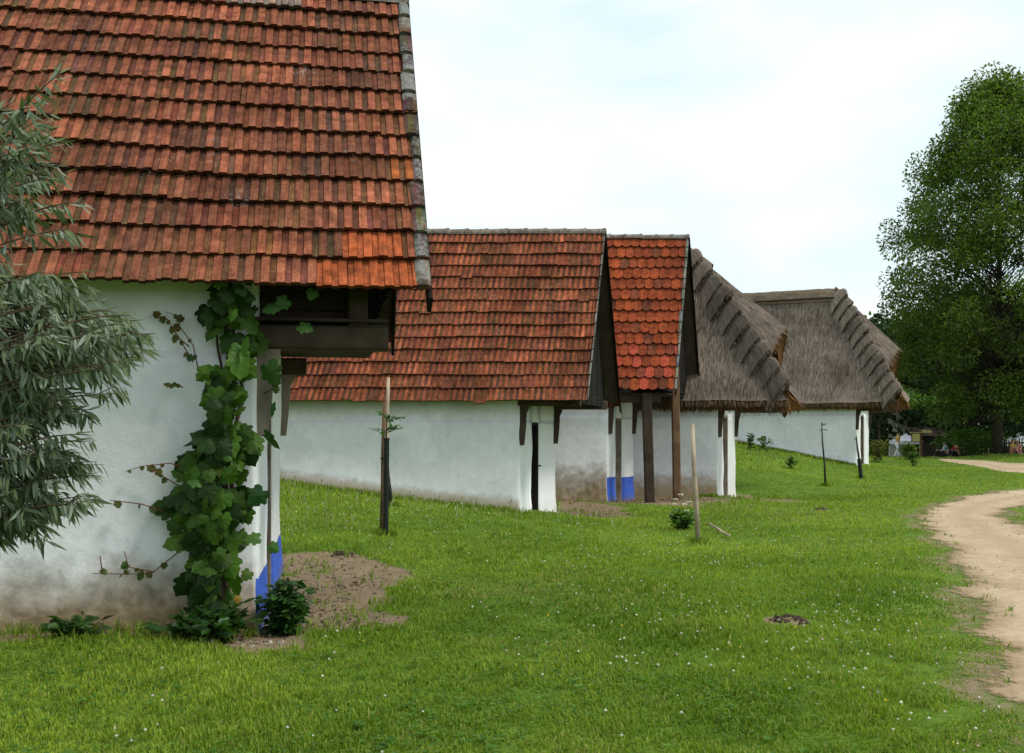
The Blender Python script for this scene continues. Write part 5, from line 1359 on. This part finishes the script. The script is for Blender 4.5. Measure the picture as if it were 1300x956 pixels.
def grass(n, z0, z1, k):
    X, Y = sample(n, z0, z1, k)
    ok = ~rejected(X, Y)
    mm = np.where(inside(X, Y, POLY))[0]; ok[mm] = nr.rand(len(mm)) < .55 * np.clip(1 - path_dist(X[mm], Y[mm]) / (.10 + .16 * (patchy(X[mm], Y[mm], 2.3) > 0)), 0, 1)
    d = dirt_mask(X, Y); ok &= nr.rand(n) > d * 1.15
    nearp = np.zeros(n); m = (Y < 40) & (X > 1); nearp[m] = np.clip(1 - path_dist(X[m], Y[m]) / .45, 0, 1)
    ok &= nr.rand(n) > nearp * .6 * (.6 + .6 * patchy(X, Y, 3.1))
    # a few tufts on the worn path
    X, Y, nearp = X[ok], Y[ok], nearp[ok]; n = len(X); Z = H(X, Y)
    tall = patchy(X, Y, 1.0)
    bank = np.clip((Z - .12) / .4, 0, 1) * (Y > 12)
    h = (.046 + .016 * tall + .022 * np.clip(patchy(X, Y, 5), -1, 1) + .045 * bank) * (.55 + .9 * nr.rand(n)) * (1 - .5 * nearp) * (1 + .7 * (nr.rand(n) > .96) * np.clip(patchy(X + 50, Y, 1.2) + .7, 0, 1)) * np.clip(.9 + Y * .012, .9, 1.4)
    # longer tufts along walls and posts
    w = (.0042 + .00075 * Y) * (.7 + .6 * nr.rand(n))
    yaw = nr.rand(n) * 6.283; lean = (.15 + .65 * nr.rand(n))
    dx, dy = np.cos(yaw), np.sin(yaw)
    B = np.stack([X, Y, Z - .006], 1)
    side = np.stack([-dy, dx, np.zeros(n)], 1)
    # face the blades mostly sideways on
    out = np.stack([dx, dy, np.zeros(n)], 1)
    mid = B + np.array([0, 0, 1.0]) * (h * .6)[:, None] + out * (h * lean * .28)[:, None]
    tip = B + np.array([0, 0, 1.0]) * (h * (1 - .25 * lean))[:, None] + out * (h * lean * .85)[:, None]
    V = np.stack([B - side * w[:, None] / 2, B + side * w[:, None] / 2, mid + side * w[:, None] * .42, mid - side * w[:, None] * .42, tip], 1).reshape(-1, 3)
    loops = (np.arange(n)[:, None] * 5 + np.array([0, 1, 2, 3, 3, 2, 4])[None]).ravel()
    starts = (np.arange(n)[:, None] * 7 + np.array([0, 4])[None]).ravel()
    p1 = patchy(X, Y, .55) * .5 + .5; p2 = patchy(X + 7, Y - 3, 2.2) * .5 + .5
    t = np.clip(.65 * p1 + .35 * p2 - .04 + .3 * (nr.rand(n) - .5) + .12 * (Y > 11), 0, 1)[:, None]
    c = np.array([.095, .18, .012]) * (1 - t) + np.array([.33, .41, .05]) * t
    dry = (nr.rand(n) < .05 + .35 * nearp + .45 * np.clip(patchy(X + 20, Y, .8) - .2, 0, 1))[:, None]
    c = np.where(dry, np.array([.33, .31, .10]), c) * (.75 + .5 * nr.rand(n, 1))
    T = np.repeat(c, 2, axis=0)
    return V, loops, starts, T
V, l, s, T = grass(430000, 4.0, 66, 1.25)
tag(link('lawn_grass', raw_mesh('lawn_grass', V, l, s, T), M['grass']), kind='stuff')

# white clover heads in drifts, and thin seed stalks on the bank
def clover(n):
    X, Y = sample(n * 5, 4.6, 40, 1.15)
    dr = patchy(X * .9 + 3, Y * .9, .9) + .7 * patchy(X, Y, 2.7)
    Zt = H(X, Y)
    ok = ~rejected(X, Y) & (dirt_mask(X, Y) < .3) & (nr.rand(len(X)) < np.clip((Y - 3.5) / 5, .2, 1)) & (nr.rand(len(X)) < np.clip(.22 + dr * .5 + .9 * ((Zt > .1) & (Y > 10) & (Y < 24)), .03, 1))
    X, Y = X[ok][:n], Y[ok][:n]; n = len(X); Z = H(X, Y)
    hh = .055 + .05 * nr.rand(n) + .03 * ((Z > .15) & (Y > 10)); r = (.006 + .006 * nr.rand(n)) * (1 + .012 * Y)
    oc = np.array([(0, 0, 1), (1, 0, 0), (0, 1, 0), (-1, 0, 0), (0, -1, 0), (0, 0, -.7)], float)
    of = [(0, 1, 2), (0, 2, 3), (0, 3, 4), (0, 4, 1), (5, 2, 1), (5, 3, 2), (5, 4, 3), (5, 1, 4)]
    C = np.stack([X, Y, Z + hh], 1)
    V = (C[:, None, :] + oc[None] * r[:, None, None]).reshape(-1, 3)
    loops = (np.arange(n)[:, None] * 6 + np.array(of).ravel()[None]).ravel(); starts = np.arange(n * 8) * 3
    c = np.array([.72, .72, .64]) * (.7 + .35 * nr.rand(n, 1)); pk = nr.rand(n, 1) < .12; c = np.where(pk, np.array([.6, .45, .5]), c)
    yl = nr.rand(n, 1) < .04; c = np.where(yl, np.array([.62, .5, .05]), c)
    tag(link('clover_flowers', raw_mesh('clover_flowers', V, loops, starts, np.repeat(c, 8, axis=0), None, True), M['petal']), kind='stuff')
clover(1500)
def stalks(n):
    X = -5.4 + 8.0 * nr.rand(n); Y = 11 + 9 * nr.rand(n) ** .8
    Z = H(X, Y); ok = ~rejected(X, Y) & (dirt_mask(X, Y) < .2) & ((Z > .1) | (Y > 17.5)) & (Y < 19.9); X, Y, Z = X[ok], Y[ok], Z[ok]
    # more along the wall foot of the second house
    x2 = -4.6 + 4.6 * nr.rand(60); y2 = 19.3 + .35 * nr.rand(60); X = np.append(X, x2); Y = np.append(Y, y2); Z = np.append(Z, H(x2, y2)); n = len(X)
    h = .10 + .16 * nr.rand(n) ** 2; D = np.stack([nr.normal(size=n) * .12, nr.normal(size=n) * .12, np.ones(n)], 1)
    B = np.stack([X, Y, Z], 1)
    T = np.where(nr.rand(n, 1) < .6, np.array([[.42, .43, .30]]), np.array([[.2, .26, .08]]))
    tv = [(-.3, 0, 0), (.3, 0, 0), (.25, .7, 0), (1, .8, 0), (0, 1, 0), (-1, .8, 0), (-.25, .7, 0)]
    leaf_mesh('seed_stalks', B, D, np.tile([0, -1.0, 0], (n, 1)), h, np.full(n, .011), T, tv, [(0, 1, 2, 6), (6, 2, 3, 4, 5)], M['petal'])['kind'] = 'stuff'
stalks(380)
def ragged_blades(n):                          # long blades along the wall feet and round posts, sparse tufts on bare earth
    P = []
    for fr, L, a1, n_, off in ((f1, 5.2, -.0, 260, .12), (f2, 4.7, 0, 300, .08), (f4, .5, 0, 30, .1), (f5, 7, 0, 260, .1)):
        for k in range(n_):
            q = fr.P(-rng.random() * L, -off - abs(rng.gauss(0, .1)), 0); P.append((q.x, q.y))
    for px, py in ((485, 679), (491, 681), (886, 690), (1048, 617), (1093, 607), (497, 643)):
        q = at(px, py)
        for k in range(40): P.append((q.x + rng.gauss(0, .07), q.y + rng.gauss(0, .07)))
    for (cx, cy, ax, ay, an) in DIRT:
        for k in range(26): P.append((cx + rng.gauss(0, ax * .6), cy + rng.gauss(0, ay * .6)))
    for k in range(150):
        i = rng.randrange(8, len(PL) - 20); t = rng.choice([.03, .06, .10, .13]) + rng.gauss(0, .03); a, b = PL[i], PR[i]
        if noise.noise(Vector((a[0] * 1.3, a[1] * 1.3, 0))) > -.05: P.append((a[0] + (b[0] - a[0]) * t, a[1] + (b[1] - a[1]) * t))
    C, D = [], []
    for x, y in P:
        for k in range(5):
            xx, yy = x + rng.gauss(0, .025), y + rng.gauss(0, .025); C.append((xx, yy)); D.append((rng.gauss(0, .35), rng.gauss(0, .35), 1))
    C = np.array(C); C = np.column_stack([C, H(C[:, 0], C[:, 1]) + .004]); n = len(C)
    ok = np.ones(n, bool)
    for ft in FOOT: ok &= ~inside(C[:, 0], C[:, 1], ft)
    C, D = C[ok], np.array(D)[ok]; n = len(C); L = (.05 + .09 * nr.rand(n)) * np.where(inside(C[:, 0], C[:, 1], POLY), .5, 1)
    leaf_mesh('grass_tufts', C, D, rdir(n) + np.array([0, -.6, .2]), L, .004 + C[:, 1] * .0006, tints(n, (.09, .175, .013), (.28, .35, .05)), [(-.5, 0, 0), (.5, 0, 0), (.35, .6, .06), (-.35, .6, .06), (0, 1, .2)], [(0, 1, 2, 3), (3, 2, 4)], M['grass'])['kind'] = 'stuff'
ragged_blades(0)
def rosettes(n):                               # clover and plantain leaves among the blades
    X, Y = sample(n * 3, 4.3, 22, 1.3); ok = ~rejected(X, Y) & (dirt_mask(X, Y) < .4) & (nr.rand(n * 3) < np.clip(.1 + 1.1 * patchy(X + 30, Y, 1.4), 0, 1)); X, Y = X[ok][:n], Y[ok][:n]
    C, D, Nn, L, T = [], [], [], [], []
    Zr = H(X, Y); hh = .02 + .03 * nr.rand(len(X))
    for x, y, z, q in zip(X, Y, Zr, hh):
        a0 = rng.uniform(0, 6.3); br = rng.random() < .015; m = rng.choice((5, 6, 7)) if br else 3; tn = lerp3((.05, .13, .018), (.12, .24, .03), rng.random())
        for k in range(m):
            a = a0 + k * 6.283 / m; C.append((x, y, z + q)); D.append((math.cos(a), math.sin(a), .5 if br else .1)); L.append(rng.uniform(.03, .045) if br else rng.uniform(.012, .02)); T.append(tn)
            Nn.append((rng.gauss(0, .25), rng.gauss(-.2, .25), 1))
    leaf_mesh('clover_leaves', C, D, Nn, L, np.array(L) * np.where(np.array(L) > .028, .5, .95), T, *OVAL, M['grass'])['kind'] = 'stuff'
rosettes(7000)
def crumbs():                                  # pebbles and clods on earth and path
    C, R_, T = [], [], []
    for (cx, cy, ax, ay, an) in DIRT[:6]:
        for k in range(int(260 * ax * ay) + 50):
            C.append((cx + rng.gauss(0, ax * .5), cy + rng.gauss(0, ay * .5))); R_.append(abs(rng.gauss(.006, .007)) + .004); T.append(rng.choice([(.16, .115, .075), (.22, .17, .125), (.09, .06, .04), (.12, .08, .05)]))
    for k in range(160):
        C.append((-2.25 + rng.gauss(0, .35), 7.72 + rng.gauss(0, .1))); R_.append(abs(rng.gauss(.006, .009)) + .004); T.append(rng.choice([(.26, .21, .16), (.2, .15, .11), (.34, .3, .25)]))
    for p in MOLES:
        for k in range(48): C.append((p.x + rng.gauss(0, .085), p.y + rng.gauss(0, .085))); R_.append(rng.uniform(.008, .028)); T.append((.055, .036, .024))
    for k in range(700):
        i = rng.randrange(6, len(PL) - 15); t = rng.random(); a, b = PL[i], PR[i]
        C.append((a[0] + (b[0] - a[0]) * t, a[1] + (b[1] - a[1]) * t)); R_.append(abs(rng.gauss(.004, .006)) + .003); T.append(rng.choice([(.42, .33, .24), (.3, .22, .15), (.5, .42, .33)]))
    C = np.array(C); n = len(C); R_ = np.array(R_)
    z = H(C[:, 0], C[:, 1]); on = inside(C[:, 0], C[:, 1], POLY)
    z = z + np.where(on, .007, 0) - .018 * np.clip(dirt_mask(C[:, 0], C[:, 1]), 0, 1)
    for p in MOLES: z = z + .06 * np.exp(-(np.hypot(C[:, 0] - p.x, C[:, 1] - p.y) / .18) ** 2)
    oc = np.array([(0, 0, .8), (1, 0, 0), (.2, 1, 0), (-1, .3, 0), (-.3, -1, 0), (0, 0, -.6)], float)
    of = [(0, 1, 2), (0, 2, 3), (0, 3, 4), (0, 4, 1), (5, 2, 1), (5, 3, 2), (5, 4, 3), (5, 1, 4)]
    V = (np.column_stack([C, z + R_ * .2])[:, None, :] + (oc[None] + nr.normal(size=(n, 6, 3)) * .22) * R_[:, None, None]).reshape(-1, 3)
    loops = (np.arange(n)[:, None] * 6 + np.array(of).ravel()[None]).ravel()
    tag(link('loose_stones', raw_mesh('loose_stones', V, loops, np.arange(n * 8) * 3, np.repeat(np.array(T) * (.7 + .6 * nr.rand(n, 1)), 8, axis=0)), M['cloth']), kind='stuff')
crumbs()
# ------------------------------------------------------------------ camera, sky, sun
cam = bpy.data.cameras.new('camera'); co = bpy.data.objects.new('camera', cam); COL.objects.link(co)
co.location = (0, 0, EYE); co.rotation_euler = (math.radians(90), 0, 0)
cam.sensor_width = 36; cam.lens = 36 * F / 1300; cam.shift_y = (HZ - 478) / 1300; cam.clip_end = 4000; cam.clip_start = .05
SC.camera = co
EL, AZ = math.radians(56), math.radians(112)
w = bpy.data.worlds.new('World'); SC.world = w; w.use_nodes = True
nt = w.node_tree; nt.nodes.clear()
out = nt.nodes.new('ShaderNodeOutputWorld'); bg = nt.nodes.new('ShaderNodeBackground')
sky = N(nt, 'ShaderNodeTexSky', sky_type='NISHITA'); sky.sun_disc = False; sky.sun_elevation = EL; sky.sun_rotation = AZ; sky.air_density = 1.0; sky.dust_density = 1.6; sky.ozone_density = 1.0
tc = nt.nodes.new('ShaderNodeTexCoord')
v = scaled(nt, tc.outputs['Generated'], (1.5, 1.5, 4.2))
n1 = noise_(nt, v, 1.5, 5, .48)
cl = ramp(nt, n1, [(.46, (0, 0, 0)), (.56, (.5,) * 3), (.67, (1, 1, 1))])
haze = mixc(nt, .88, sky.outputs[0], (8.7, 10.6, 11.0))
c = mixc(nt, cl, haze, (11.4, 11.5, 11.4))
nt.links.new(c, bg.inputs[0]); bg.inputs[1].default_value = .1
nt.links.new(bg.outputs[0], out.inputs[0])
sl = bpy.data.lights.new('sun', 'SUN'); so = bpy.data.objects.new('sun', sl); COL.objects.link(so)
sl.energy = 2.5; sl.angle = math.radians(12); sl.color = (1, .95, .87)
dv = Vector((math.sin(AZ) * math.cos(EL), math.cos(AZ) * math.cos(EL), math.sin(EL)))
so.rotation_euler = (-dv).to_track_quat('-Z', 'Y').to_euler(); so.location = dv * 60
SC.view_settings.view_transform = 'Standard'; SC.view_settings.look = 'None'; SC.view_settings.exposure = 0; SC.view_settings.gamma = 1
SC.cycles.use_denoising = True
SC.cycles.max_bounces = 5; SC.cycles.transparent_max_bounces = 4
